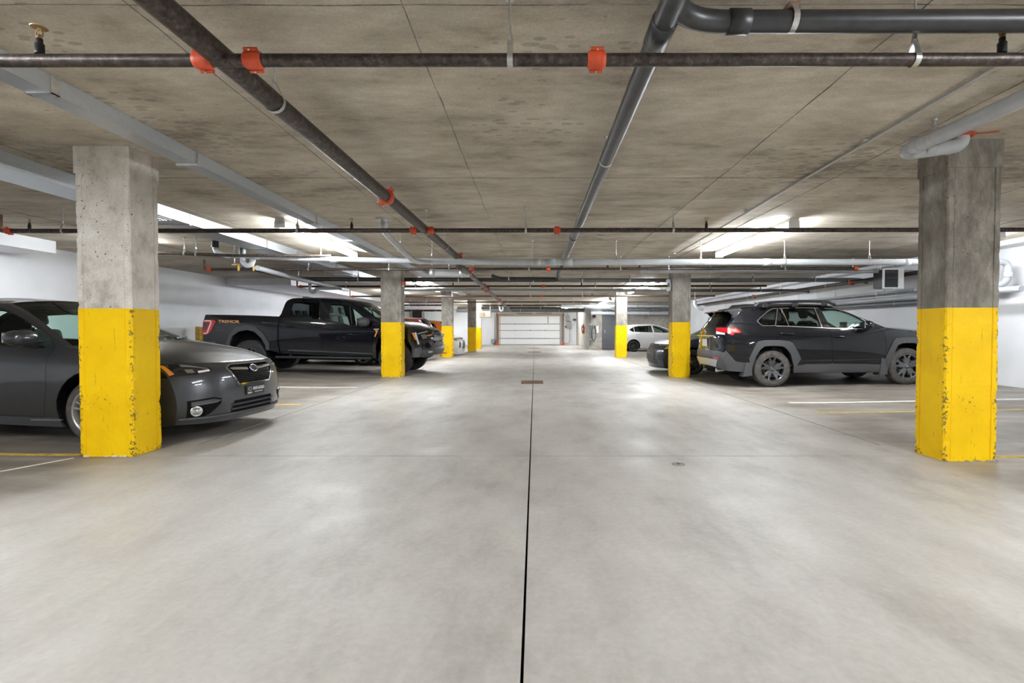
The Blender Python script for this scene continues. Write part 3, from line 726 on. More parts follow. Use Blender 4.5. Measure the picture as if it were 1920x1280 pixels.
wy = on_d(-8)
d0 = wy + Vector((0, .0, 0)); yb = PZ(1500, 41, ZD + .02).y
pipe('drain_pipe', [on_d(-60), Vector((d0.x + .02, yb - .12, ZD + .01)), Vector((d0.x + .18, yb, ZD + .02)), Vector((4.2, yb + .02, ZD + .04))], .05, M['abs'],
     'black plastic drain branch crossing the top right corner of the view', 'pipe', .14, None, hangers=[(Vector((xat(1478, yb), yb, ZD + .025)), X1), (Vector((3.4, yb, ZD + .035)), X1)], collars=[(Vector((d0.x + .36, yb, ZD + .02)), X1, .05)])
MB().rbox((xat(1478, yb) - .03, yb - .03, ZD + .07), (xat(1478, yb) + .03, yb + .03, ZD + .10), .006).build('clamp_seat', M['rust'], [o for o in bpy.data.objects if o.name.startswith('drain_pipe') and o.parent is None][-1])
# --- big grey drain across
yg = 9.3
g = [PY(428, 462, yg), PY(430, 476, yg), PY(470, 481, yg), PY(620, 487, yg), PY(760, 490.5, yg), PY(1003, 492, yg), PY(1712, 492, yg)]
zg = PY(1003, 492, yg).z
e = pipe('grey_drain', [PY(403, 455, yg), PY(404, 473, yg), PY(420, 478.5, yg), PY(560, 484.5, yg), PY(792, 489.5, yg)], .046, M['pvc'], 'slimmer left end of the grey drain pipe with elbow from the ceiling', 'pipe', .09, None,
     hangers=[(PY(440, 479.5, yg), X1), (PY(602, 486, yg), X1)], collars=[(PY(480, 481.5, yg), X1), (PY(626, 487, yg), X1), (PY(428, 478.9, yg), X1, .03)])
MB().cyl(PY(403, 452, yg), PY(403, 464, yg), .062, 16).build('ceiling_stub', M['abs'], e); MB().cyl(PY(455, 462, yg), PY(455, 478, yg), .062, 16).build('ceiling_stub', M['abs'], e)
yr = 8.66
e = pipe('grey_drain', [PY(790, 489.5, yg), PY(1003, 491.5, yg), Vector((yr, yg, PY(1003, 491, yg).z)), Vector((yr, yg, PY(1003, 528, yg).z)), Vector((yr - .0, yg + .25, PY(1003, 536, yg).z))], .0575, M['pvc'],
     'big pale grey drain pipe crossing the whole garage above the SUV', 'pipe', .14, None,
     hangers=[(PY(x, 491.5, yg), X1) for x in (810, 998, 1155, 1314, 1471, 1630)], collars=[(PY(x, 491.5, yg), X1, w) for x, w in ((1008, .05), (1032, .09), (1064, .09), (1438, .07), (1700, .05))] + [(Vector((yr, yg, PY(1003, 515, yg).z)), (0, 0, 1), .05)])
# trap under the left stub
pipe('drain_trap', [PY(455, 478, yg), PY(455, 492, yg), PY(463, 499, yg), PY(473, 495, yg), PY(474, 485, yg)], .045, M['pvc'], 'grey trap bend under the left ceiling drain', 'pipe', .1, None, collars=[(PY(474, 488, yg), (0, 0, 1), .03)])
# small valve with yellow handles
q = PY(440, 496, yg + .6); e = empty('ball_valve', q, label='small brass valve with yellow levers near the left drain trap', cat='valve')
MB().cyl(q - X1 * .05, q + X1 * .1, .025, 10).build('valve_body', M['brass'], e)
MB().cyl(q, (q.x, q.y, CEIL), .008, 6).build('hanger_rod', M['zinc'], e)
for dx in (.06, .35): MB().rbox((q.x + dx, q.y - .01, q.z - .12), (q.x + dx + .03, q.y + .01, q.z - .02), .004).build('lever', M['yellow_line'], e)
# grey drop from the ceiling joining the big drain, left of the aisle
X2 = -2.22
pipe('grey_drain', [Vector((X2, 7.5, CEIL)), Vector((X2, 7.5, 2.60)), Vector((X2, 7.75, 2.56)), Vector((X2, 9.15, zg + .03)), Vector((X2 + .12, 9.3, zg))], .045, M['pvc'], 'short grey drain dropping from a ceiling hub beside the sprinkler main', 'pipe', .1, None,
     hangers=[(Vector((X2, 8.4, 2.47)), Y1)], collars=[(Vector((X2, 7.5, 2.68)), (0, 0, 1), .05)])
MB().lathe([(.0, 0), (.12, 0), (.12, -.012), (0, -.012)], (X2, 7.5, CEIL), n=20).build('ceiling_flange', M['conduit'], [o for o in bpy.data.objects if o.get('label', '').startswith('short grey drain')][0])
# grey line down the left lane beyond
pipe('grey_drain', [PY(482, 502, 10.2), PY(560, 523, 12.4), PY(652, 544, 16.2)], .05, M['pvc'], 'sloping grey pipe above the cab of the black pickup', 'pipe', .2, None, collars=[(PY(645, 542.4, 16), Y1, .08)], hangers=[(PY(560, 523, 12.4), Y1), (PY(610, 535, 14.2), Y1)])
pipe('drain_trap', [PY(581, 531, 13.8), PY(581, 545, 13.8), PY(586, 549, 13.8), PY(591, 546, 13.8), PY(592, 541, 13.8), PY(640, 540, 14.2)], .04, M['pvc'], 'grey P trap above the roof of the black pickup', 'pipe', .1)
# second row of grey drains
pipe('grey_drain', [PY(1200, 509, 11.6), PY(1712, 509, 11.6), PY(1730, 511, 11.6)], .038, M['pvc'], 'thin grey drain just under the third sprinkler pipe', 'pipe', .1, None, hangers=[(PY(x, 509, 11.6), X1) for x in (1332, 1465, 1599)], collars=[(PY(1390, 509, 11.6), X1), (PY(1708, 509, 11.6), X1)])
pipe('grey_drain', [PY(1047, 525, 13.7), PY(1250, 525.5, 13.7), PY(1618, 524.5, 13.7), PY(1636, 534, 13.7), PY(1652, 541, 13.7), PY(1700, 545, 12.9), PY(1770, 545, 11.8)], .056, M['pvc_dark'], 'dark grey drain passing above the SUV and dropping near the right wall', 'pipe', .22, None,
     hangers=[(PY(x, 525, 13.7), X1) for x in (1092, 1181, 1411, 1527)], collars=[(PY(1346, 525, 13.7), X1), (PY(1624, 527, 13.7), (1, 0, -.5), .06), (PY(1650, 540, 13.7), (1, 0, -.5), .06)])
pipe('grey_drain', [PY(742, 542.5, 16.2), PY(1003, 544, 16.2), PY(1253, 544.5, 16.2)], .052, M['pvc'], 'pale grey drain crossing between the far columns', 'pipe', .1, None, hangers=[(PY(x, 544, 16.2), X1) for x in (808, 890, 1055, 1148, 1239)], collars=[(PY(x, 544, 16.2), X1, .08) for x in (880, 1014, 1163, 1188)])
pipe('grey_drain', [PY(1254, 544.5, 16.6), PY(1480, 544.5, 16.6), PY(1521, 545.5, 16.6), PY(1521, 566, 16.6)], .052, M['pvc_dark'], 'dark grey drain ending in a drop behind the SUV roof', 'pipe', .2, None, hangers=[(PY(x, 544.5, 16.6), X1) for x in (1333, 1426)], collars=[(PY(1522, 556, 16.6), (0, 0, 1), .06)])
pipe('grey_drain', [PY(806, 512, 10.6), PY(880, 512, 10.6)], .085, M['duct'], 'short fat grey pipe stub beside the sprinkler couplings', 'pipe', .1, None, collars=[(PY(812, 512, 10.6), X1, .04), (PY(866, 512, 10.6), X1, .04)], hangers=[(PY(842, 512, 10.6), X1)])
pipe('drain_pipe', [PY(922, 516, 12.6), PY(934, 522, 12.6), PY(1042, 523, 12.6)], .045, M['abs'], 'black drain stub with bend beside the sprinkler main', 'pipe', .12, None, hangers=[(PY(954, 522, 12.6), X1)])
# --- pipe cluster at the far end
for i, (x0, x1, py, y, r, mt, lab) in enumerate((
        (905, 1052, 572.5, 29.0, .045, 'steel_pipe', 'black pipe highest in the cluster before the garage door'),
        (1048, 1255, 573.5, 29.2, .075, 'pvc', 'pale grey pipe in the cluster left of the white hatchback'),
        (858, 1052, 577.0, 31.0, .06, 'steel_pipe', 'black pipe just under the highest one before the garage door'),
        (856, 1096, 581.5, 33.0, .13, 'pvc_dark', 'fattest dark pipe in the cluster over the garage door'),
        (1105, 1255, 580.0, 29.5, .06, 'pvc_dark', 'dark grey pipe under the pale one near the bare concrete wall'),
        (1108, 1262, 587.0, 29.6, .10, 'pvc', 'fat grey pipe along the top of the bare concrete wall'),
        (757, 832, 582.0, 28.5, .05, 'steel_pipe', 'black pipe along the top of the white partition'),
        (748, 850, 572.0, 27.0, .04, 'steel_pipe', 'black pipe above the maroon car near the far left'))):
    a, b = PY(x0, py, y), PY(x1, py, y)
    pipe('service_pipe', [a, b], r, M[mt], lab, 'pipe', .1, None, hangers=[(a.lerp(b, t_), X1) for t_ in (.2, .5, .8)], collars=[(a.lerp(b, t_), X1, .08) for t_ in (.35, .7)])
pipe('white_trap', [PY(937, 573, 30.2), PY(937, 580, 30.2), PY(940, 583.5, 30.2), PY(943, 581, 30.2), PY(943, 575, 30.2)], .055, M['white_plastic'], 'white U-shaped trap hanging near the end of the sprinkler main', 'pipe', .1, None, collars=[(PY(943, 576, 30.2), (0, 0, 1), .04)], hangers=[(PY(937, 575, 30.2), X1)])
pipe('drain_pipe', [PY(1098, 577, 29.0), PY(1146, 577.5, 29.0), PY(1156, 584, 29.1), PY(1168, 587, 29.2)], .07, M['pvc_dark'], 'dark bent pipe joining the fat pipe over the exit door', 'pipe', .2)
# --- along the right wall
XW = 8.55
def wallpipe(p0, p1, x, r, m, label, n=5, cps=()):
    def PX(px, py): d = ray(px, py); k = x / d.x; return Vector((x, d.y * k, CAM_H + d.z * k))
    a, b = PX(*p0), PX(*p1); d = (b - a).normalized(); b = b - d * 0 
    return pipe('wall_pipe', [a, b], r, m, label, 'pipe', .1, None, hangers=[(a.lerp(b, (i + .5) / n), d) for i in range(n)], couplings=[(a.lerp(b, t_), d) for t_ in cps])
wallpipe((1302, 572.5), (1760, 505), 8.45, .05, M['steel_pipe'], 'black sprinkler pipe along the right wall with red couplings', 6, (.45, .82))
wallpipe((1340, 586), (1916, 541), XW, .0575, M['pvc'], 'big grey drain along the right wall behind the SUV', 6)
wallpipe((1420, 572.5), (1716, 543), 8.7, .03, M['pvc'], 'thin grey pipe above the drain along the right wall', 4)
wallpipe((1345, 590), (1790, 562), 8.72, .05, M['pvc_dark'], 'dark pipe added for the dark band low along the right wall behind the SUV', 4)  # added pipe that draws the dark band below the wall drain
pipe('drain_trap', [PY(1303, 563, 18.6), PY(1303, 572, 18.6), PY(1308, 577, 18.6), PY(1318, 580, 18.6)], .06, M['pvc'], 'grey bend at the far end of the right wall pipes', 'pipe', .1, None, collars=[(PY(1303, 567, 18.6), (0, 0, 1), .06)], hangers=[(PY(1303, 564, 18.6), X1)])
# vent fan box
yv = 11.4; a, b = PY(1655, 541, yv), PY(1694, 503, yv)
e = empty('fan_box', (a.x, yv, a.z), label='white framed fan box with dark louvers under the right ceiling', cat='fan')
MB().box((a.x + .02, yv, a.z + .02), (b.x - .02, yv + .35, b.z - .02)).build('casing', M['black'], e)
mb = MB(); w = .03
mb.box((a.x, yv - .02, a.z), (b.x, yv + .02, a.z + w)).box((a.x, yv - .02, b.z - w), (b.x, yv + .02, b.z)).box((a.x, yv - .02, a.z + w), (a.x + w, yv + .02, b.z - w)).box((b.x - .12, yv - .02, a.z + w), (b.x, yv + .02, b.z - w)); mb.build('frame', M['housing'], e)
for i in range(5): MB().box((a.x + .05, yv - .012, a.z + .06 + i * .07), (b.x - .13, yv + .01, a.z + .075 + i * .07)).build('louver', M['black'], e)
for x in (a.x + .05, b.x - .05): MB().cyl((x, yv + .15, b.z - .02), (x, yv + .15, CEIL), .01, 6).build('hanger_rod', M['zinc'], e)
# --- conduit and grey drain at the right
zc = CEIL - .03
ca, cb = PZ(1920, 95, zc), PZ(1262, 479, zc); dc = (cb - ca).normalized(); cz = ca - dc * 2; cc = cb + dc * 12
e = pipe('conduit_run', [cz, cc], .0135, M['conduit'], 'thin steel conduit fixed to the ceiling on the right', 'conduit', .1, None, collars=[(ca.lerp(cb, t_), dc, .03) for t_ in (.06, .12)])
for i in range(7):
    p = ca.lerp(cb, .02 + i * .16); MB().box((p.x - .03, p.y - .012, zc + .008), (p.x + .035, p.y + .012, CEIL + .001)).build('strap', M['zinc'], e)
zv = 1.14 + 1.49
va, vb = PZ(1935, 177, zv), PZ(1712, 277, zv); dv = (vb - va).normalized()
pipe('grey_drain', [va - dv * 1.5, vb, vb + Vector((.0, .09, -.015)), Vector((PY(1795, 276, 4.3).x, vb.y + .09, PY(1795, 276, 4.3).z)), Vector((PY(1797, 250, 4.3).x, vb.y + .09, CEIL))], .056, M['pvc'], 'grey drain with an elbow by the top of the nearest right column', 'pipe', .09, None,
     hangers=[(va.lerp(vb, .78), dv), (PY(1778, 277, 4.3), X1)], collars=[(vb - dv * .04, dv, .04), (PY(1740, 278, 4.25), X1, .04), (PY(1797, 262, 4.3), (0, 0, 1), .04)])
e = [o for o in bpy.data.objects if o.get('label', '').startswith('grey drain with an elbow')][0]
q = PY(1797, 252, 4.3); MB().lathe([(.06, 0), (.085, .0), (.085, .02), (.06, .02)], (q.x, vb.y + .09, CEIL - .03), n=18).build('red_collar', M['red'], e)
MB().tube([(q.x, vb.y + .09, CEIL - .015), (q.x + .25, vb.y + .02, CEIL - .012)], .005, 5).build('tag_wire', M['red'], e)
# --- ducts
def duct(x0, x1, z0, y0, y1, n, label, grille=()):
    e = empty('air_duct', (x0, y0, z0), label=label, cat='duct'); L = (y1 - y0) / n
    for i in range(n):
        a, b = y0 + i * L, y0 + (i + 1) * L
        o = MB().box((x0, a + .004, z0), (x1, b - .004, CEIL)).build('duct_section', M['duct'], e)
        mb = MB(); g = .006
        mb.box((x0 - g, b - .03, z0 - g), (x0, b + .03, CEIL)).box((x1, b - .03, z0 - g), (x1 + g, b + .03, CEIL)).box((x0 - g, b - .03, z0 - g), (x1 + g, b + .03, z0)); mb.build('joint_band', M['foil'], o)
    for y in [y0 + L * (i + .35) for i in range(n)]:
        mb = MB(); mb.box((x0 - .02, y - .02, z0 - .02), (x1 + .02, y + .02, z0 - .001)); mb.cyl((x0 - .012, y, z0 - .01), (x0 - .012, y, CEIL), .005, 6); mb.cyl((x1 + .012, y, z0 - .01), (x1 + .012, y, CEIL), .005, 6); mb.build('trapeze_hanger', M['zinc'], e)
    for (ya, yb_) in grille:
        gr = MB().box((x0 + .05, ya, z0 - .012), (x1 - .05, yb_, z0 + .001)).build('grille', M['grey_box'], e)
        for i in range(7):
            w = (x1 - x0 - .14) / 7; MB().box((x0 + .07 + w * i, ya + .03, z0 - .02), (x0 + .07 + w * i + w * .45, yb_ - .03, z0 - .011)).build('blade', M['duct'], gr)
    return e
duct(-3.27, -3.11, CEIL - .112, -.62, 23.0, 6, 'narrow galvanised duct on the ceiling along the aisle')
duct(-5.32, -4.87, CEIL - .145, -.3, 15.6, 5, 'wide galvanised duct on the ceiling over the parked cars', grille=((6.2, 6.9), (10.4, 11.2), (13.6, 14.3)))
# ================================================================== vehicle skins: pure geometry
def pchip(pts):
    xs = [p[0] for p in pts]; ys = [p[1] for p in pts]; n = len(xs)
    h = [xs[i + 1] - xs[i] for i in range(n - 1)]; dl = [(ys[i + 1] - ys[i]) / h[i] for i in range(n - 1)]
    m = [dl[0]] + [0 if dl[i - 1] * dl[i] <= 0 else 2 * dl[i - 1] * dl[i] / (dl[i - 1] + dl[i]) for i in range(1, n - 1)] + [dl[-1]]
    def f(x):
        if x <= xs[0]: return ys[0] + m[0] * (x - xs[0])
        if x >= xs[-1]: return ys[-1] + m[-1] * (x - xs[-1])
        i = 0
        while x > xs[i + 1]: i += 1
        t = (x - xs[i]) / h[i]
        return (ys[i] * (1 + 2 * t) * (1 - t) ** 2 + m[i] * h[i] * t * (1 - t) ** 2 + ys[i + 1] * t * t * (3 - 2 * t) + m[i + 1] * h[i] * t * t * (t - 1))
    return f
def width_fn(W, sect, front, rear):
    """half width of the body side at (x, z); front/rear = (start, end, amount, power) of the plan taper"""
    sf = pchip(sect)
    def Y(x, z):
        k = 1.0
        if x > front[0]: k -= front[2] * ((x - front[0]) / (front[1] - front[0])) ** front[3]
        if x < rear[0]: k -= rear[2] * ((rear[0] - x) / (rear[0] - rear[1])) ** rear[3]
        return W * sf(z) * k
    return Y
SPEC = {}
SPEC['suv'] = dict(W=.9275, sect=[(.15,.90),(.30,.955),(.55,.985),(.80,1.0),(.95,.987),(1.08,.955),(1.18,.915),(1.58,.70),(1.75,.60)], front=(2.75,3.6,.22,2.2), rear=(-.25,-1.05,.13,2.0))
SPEC['pickup'] = dict(W=1.005, sect=[(.3,.93),(.5,.965),(.8,.99),(1.05,1.0),(1.25,.985),(1.42,.95),(1.50,.925),(1.95,.74),(2.1,.67)], front=(4.2,4.75,.10,2.2), rear=(-.9,-1.4,.05,2.0))
SPEC['sedan'] = dict(W=.8875, sect=[(.12,.91),(.28,.965),(.5,.995),(.66,1.0),(.80,.975),(.90,.93),(.98,.885),(1.36,.665),(1.5,.57)], front=(2.9,3.75,.12,2.4), rear=(-.3,-1.1,.15,2.0))
SPEC['compact'] = dict(W=.86, sect=[(.12,.91),(.28,.965),(.5,.995),(.66,1.0),(.82,.975),(.92,.94),(1.0,.90),(1.36,.68),(1.5,.58)], front=(2.5,3.3,.20,2.0), rear=(-.2,-.7,.14,2.0))
SPEC['tall'] = dict(W=.92, sect=[(.15,.90),(.30,.955),(.55,.985),(.80,1.0),(.95,.987),(1.08,.955),(1.18,.915),(1.58,.70),(1.75,.60)], front=(2.7,3.5,.18,2.2), rear=(-.25,-.95,.13,2.0))
import numpy as np
def paint(name, col, metal=0.0, rough=0.35, coat=1.0, crough=0.02, spec=0.25):
    t = NT(name); t.set(Specular_IOR_Level=spec, Base_Color=col, Metallic=metal, Roughness=rough, Coat_Weight=coat, Coat_Roughness=crough)
    return t.m
def glass_mat(name, tint, refl=1.0):
    t = NT(name); t.t.nodes.remove(t.b)
    tr = t.n('ShaderNodeBsdfTransparent'); tr.inputs[0].default_value = (*tint, 1)
    gl = t.n('ShaderNodeBsdfGlossy'); gl.inputs['Roughness'].default_value = 0.02; gl.inputs[0].default_value = (.9, .95, .95, 1)
    lw = t.n('ShaderNodeLayerWeight'); lw.inputs[0].default_value = 0.5
    fr = t.math('MULTIPLY_ADD', t.math('POWER', lw.outputs['Facing'], 5.0), 0.9, 0.045)
    mx = t.n('ShaderNodeMixShader'); t.l(t.math('MULTIPLY', fr, refl), mx.inputs[0]); t.l(tr.outputs[0], mx.inputs[1]); t.l(gl.outputs[0], mx.inputs[2])
    t.l(mx.outputs[0], t.out.inputs[0]); return t.m
M['paint_black'] = paint('black_pearl_paint', (0.004, 0.0045, 0.007), 0.0, 0.3, spec=.08)
M['paint_blueblack'] = paint('blue_black_paint', (0.004, 0.005, 0.0085), 0.0, 0.3, spec=.08)
M['paint_grey'] = paint('dark_grey_metallic_paint', (0.055, 0.058, 0.065), 0.6, 0.36)
M['paint_white'] = paint('white_car_paint', (0.80, 0.81, 0.82), 0.0, 0.3)
M['paint_maroon'] = paint('maroon_car_paint', (0.055, 0.006, 0.007), 0.2, 0.3)
M['paint_orange'] = paint('orange_car_paint', (0.62, 0.16, 0.02), 0.1, 0.3)
M['paint_navy'] = paint('dark_navy_car_paint', (0.022, 0.034, 0.055), 0.55, 0.32)
M['cladding'] = simple('charcoal_cladding', (0.060, 0.062, 0.068), 0.48, var=0.08, scale=60)
M['gloss_black'] = simple('gloss_black_trim', (0.008, 0.008, 0.009), 0.12, coat=1.0)
M['chrome'] = simple('chrome_trim', (0.80, 0.80, 0.80), 0.10, 1.0)
M['silver'] = simple('silver_skid_paint', (0.62, 0.63, 0.64), 0.32, 0.6)
M['window'] = glass_mat('green_tinted_car_glass', (0.66, 0.80, 0.75), 0.9)
M['privacy'] = glass_mat('dark_privacy_car_glass', (0.22, 0.25, 0.25), 0.9)
M['privacy2'] = glass_mat('very_dark_car_glass', (0.10, 0.11, 0.115), 0.9)
M['lens'] = glass_mat('clear_lamp_lens', (0.93, 0.94, 0.95), 1.0)
M['tail_red'] = simple('red_tail_lens', (0.55, 0.008, 0.018), 0.12, coat=1.0)
M['tail_pale'] = simple('pale_red_tail_lens', (0.80, 0.20, 0.17), 0.15, coat=1.0)
M['tail_white'] = simple('milky_tail_lens', (0.85, 0.70, 0.70), 0.2, coat=1.0)
M['amber'] = simple('amber_lens', (0.80, 0.27, 0.02), 0.15, coat=1.0)
M['lamp_grey'] = simple('lamp_reflector', (0.55, 0.56, 0.57), 0.15, 0.9)
M['interior'] = simple('dark_cabin_trim', (0.018, 0.018, 0.019), 0.8)
M['seat'] = simple('charcoal_seat_fabric', (0.045, 0.043, 0.042), 0.85, var=0.2, scale=30)
M['seat_grey'] = simple('grey_seat_leather', (0.14, 0.135, 0.13), 0.6, var=0.15, scale=20)
M['screen'] = simple('dark_screen', (0.05, 0.06, 0.055), 0.2)
t = NT('dusty_tyre_rubber')
n1 = t.noise(10, 5, 0.65)
t.set(Base_Color=t.ramp(n1, [(0.3, (0.040, 0.037, 0.035)), (0.7, (0.115, 0.103, 0.095))]), Roughness=0.85)
t.bump(t.noise(45, 2), 0.2, 0.004); M['tyre'] = t.m
M['tyre_dark'] = simple('black_tyre_rubber', (0.028, 0.028, 0.029), 0.8, var=0.25, scale=14)
M['rim_dark'] = simple('gunmetal_alloy', (0.12, 0.123, 0.13), 0.3, 0.8, coat=0.5)
M['rim_silver'] = simple('silver_alloy', (0.52, 0.53, 0.54), 0.3, 0.85)
M['rim_steel'] = simple('black_steel_wheel', (0.02, 0.02, 0.02), 0.5, 0.3)
M['disc'] = simple('brake_disc_iron', (0.12, 0.11, 0.10), 0.5, 0.7)
M['plate'] = simple('white_number_plate', (0.78, 0.79, 0.80), 0.4)
M['copper'] = simple('burnt_orange_graphic', (0.55, 0.27, 0.11), 0.45)
M['badge_orange'] = simple('orange_badge', (0.90, 0.34, 0.06), 0.35)

def spline_eval(pts, k, corners=()):
    n = len(pts); i = min(max(int(math.floor(k)), 0), n - 2); t = k - i
    p1, p2 = pts[i], pts[i + 1]
    p0 = pts[i - 1] if (i > 0 and i not in corners) else tuple(2 * a - b for a, b in zip(p1, p2))
    p3 = pts[i + 2] if (i + 2 < n and (i + 1) not in corners) else tuple(2 * b - a for a, b in zip(p1, p2))
    out = []
    d01, d12, d23 = [max(1e-4, math.sqrt(sum((a - b) ** 2 for a, b in zip(u, v)))) ** 0.5 for u, v in ((p0, p1), (p1, p2), (p2, p3))]
    for a, b, c, d in zip(p0, p1, p2, p3):       # centripetal tangents
        m1 = ((b - a) / d01 - (c - a) / (d01 + d12) + (c - b) / d12) * d12
        m2 = ((c - b) / d12 - (d - b) / (d12 + d23) + (d - c) / d23) * d12
        out.append((2 * t ** 3 - 3 * t * t + 1) * b + (t ** 3 - 2 * t * t + t) * m1 + (-2 * t ** 3 + 3 * t * t) * c + (t ** 3 - t * t) * m2)
    return tuple(out)
def dense(poly, h, closed=True):
    out = []; n = len(poly)
    for i in range(n if closed else n - 1):
        a, b = poly[i], poly[(i + 1) % n]; L = math.hypot(b[0] - a[0], b[1] - a[1]); m = max(1, int(math.ceil(L / h)))
        for j in range(m): out.append((a[0] + (b[0] - a[0]) * j / m, a[1] + (b[1] - a[1]) * j / m))
    if not closed: out.append(tuple(poly[-1]))
    return out
def rounded(poly, r=0.03, n=3):
    """polygon with rounded corners"""
    out = []; N = len(poly)
    for i in range(N):
        a, b, c = Vector(poly[i - 1]), Vector(poly[i]), Vector(poly[(i + 1) % N])
        d = min(r, (a - b).length * .45, (c - b).length * .45)
        p, q = b + (a - b).normalized() * d, b + (c - b).normalized() * d
        for k in range(n + 1):
            t = k / n; w = p * (1 - t) ** 2 + b * 2 * t * (1 - t) + q * t * t; out.append((w.x, w.y))
    return out
def area(poly): return 0.5 * sum(poly[i - 1][0] * poly[i][1] - poly[i][0] * poly[i - 1][1] for i in range(len(poly)))
def grow(poly, d):
    s = 1 if area(poly) > 0 else -1; out = []; N = len(poly)
    for i in range(N):
        a, b, c = Vector(poly[i - 1]), Vector(poly[i]), Vector(poly[(i + 1) % N])
        e1 = (b - a); e2 = (c - b)
        if e1.length < 1e-7 or e2.length < 1e-7: out.append(poly[i]); continue
        e1.normalize(); e2.normalize(); n1 = Vector((e1.y, -e1.x)) * s; n2 = Vector((e2.y, -e2.x)) * s
        m = n1 + n2; m = m / max(m.length_squared, .5) * 2 * .5 if m.length > 1e-6 else n1
        m = (n1 + n2); L = m.length
        m = n1 if L < 1e-6 else m / L * min(2.0, 1 / max(.5, L / 2))
        out.append((b.x + m.x * d, b.y + m.y * d))
    return out
def pip(poly, X, Yv):
    ins = np.zeros(len(X), bool); px = np.array([p[0] for p in poly]); py = np.array([p[1] for p in poly]); j = len(poly) - 1
    for i in range(len(poly)):
        c = ((py[i] > Yv) != (py[j] > Yv)); dy = (py[j] - py[i]) if py[j] != py[i] else 1e-12
        ins ^= c & (X < (px[j] - px[i]) * (Yv - py[i]) / dy + px[i]); j = i
    return ins
def triangulate(outline, regions, h):
    """outline + region polygons -> 2D points, {region name: triangles}; later regions lie over earlier ones"""
    verts = []; edges = []
    def loop(p):
        n = len(verts); verts.extend(p); edges.extend((n + i, n + (i + 1) % len(p)) for i in range(len(p)))
    loop(outline)
    loops = [dense(r['poly'], h) for r in regions]
    for l in loops: loop(l)
    cons = np.array(verts)
    xs = [p[0] for p in outline]; ys = [p[1] for p in outline]; gx, gy = np.meshgrid(np.arange(min(xs) + h * .4, max(xs), h), np.arange(min(ys) + h * .4, max(ys), h))
    gx = gx.ravel(); gy = gy.ravel(); ok = pip(outline, gx, gy); gx, gy = gx[ok], gy[ok]
    if len(gx):
        keep = np.ones(len(gx), bool)
        for i in range(0, len(gx), 400):
            d = (gx[i:i + 400, None] - cons[None, :, 0]) ** 2 + (gy[i:i + 400, None] - cons[None, :, 1]) ** 2
            keep[i:i + 400] = d.min(1) > (h * .42) ** 2
        verts += list(zip(gx[keep].tolist(), gy[keep].tolist()))
    V, Ed, Fc, *_ = delaunay_2d_cdt([Vector(v) for v in verts], edges, [], 0, 1e-6)
    P = np.array([(v.x, v.y) for v in V]); T = np.array([f for f in Fc if len(f) == 3])
    cen = P[T].mean(1); lab = np.full(len(T), -1); ins = pip(outline, cen[:, 0], cen[:, 1]); lab[ins] = 0
    for i, l in enumerate(loops): m = pip(l, cen[:, 0], cen[:, 1]) & ins; lab[m] = i + 1
    return P, T, lab
class Skin:
    """a curved sheet built from a 2D layout: fn(u,v) -> 3D point"""
    def __init__(s, fn, P, flip=False):
        s.fn = fn; e = 0.003; s.P = P; s.pos = [Vector(fn(u, v)) for u, v in P]; s.nrm = []
        for u, v in P:
            a = Vector(fn(u + e, v)) - Vector(fn(u - e, v)); b = Vector(fn(u, v + e)) - Vector(fn(u, v - e))
            n = a.cross(b); n = n.normalized() if n.length > 1e-12 else Vector((0, 0, 1)); s.nrm.append(-n if flip else n)
    def part(s, T, off=0.0, rim=0.02):
        """vertices, normals and faces of a set of triangles, with a turned-in rim"""
        used = {}; vs = []; ns = []; fs = []; cnt = {}
        for t in T:
            q = [int(i) for i in t]; a, b, c = (s.pos[i] for i in q)
            if (b - a).cross(c - a).dot(s.nrm[q[0]]) < 0: q = q[::-1]
            f = []
            for i in q:
                if i not in used: used[i] = len(vs); vs.append(s.pos[i] + s.nrm[i] * off); ns.append(s.nrm[i])
                f.append(used[i])
            fs.append(f)
            for k in range(3):
                e = (q[k], q[(k + 1) % 3])
                if (e[1], e[0]) in cnt: del cnt[(e[1], e[0])]
                else: cnt[e] = 1
        if rim:
            for (a, b) in cnt:
                pa, pb = s.pos[a] + s.nrm[a] * off, s.pos[b] + s.nrm[b] * off; n = (pb - pa).cross(s.nrm[a])
                if n.length < 1e-9: continue
                n.normalize(); k = len(vs); vs += [pb, pa, pa - s.nrm[a] * rim, pb - s.nrm[b] * rim]; ns += [n] * 4; fs.append([k, k + 1, k + 2, k + 3])
        return vs, ns, fs
def skin_obj(name, pieces, mat, parent):
    vs = []; ns = []; fs = []
    for (v, n, f) in pieces:
        k = len(vs); vs += v; ns += n; fs += [[i + k for i in q] for q in f]
    me = bpy.data.meshes.new(name); me.from_pydata([tuple(v) for v in vs], [], fs); me.materials.append(mat)
    me.polygons.foreach_set('use_smooth', [True] * len(me.polygons)); me.normals_split_custom_set_from_vertices([tuple(n) for n in ns]); me.update()
    o = bpy.data.objects.new(name, me); COL.objects.link(o); o.parent = parent; return o
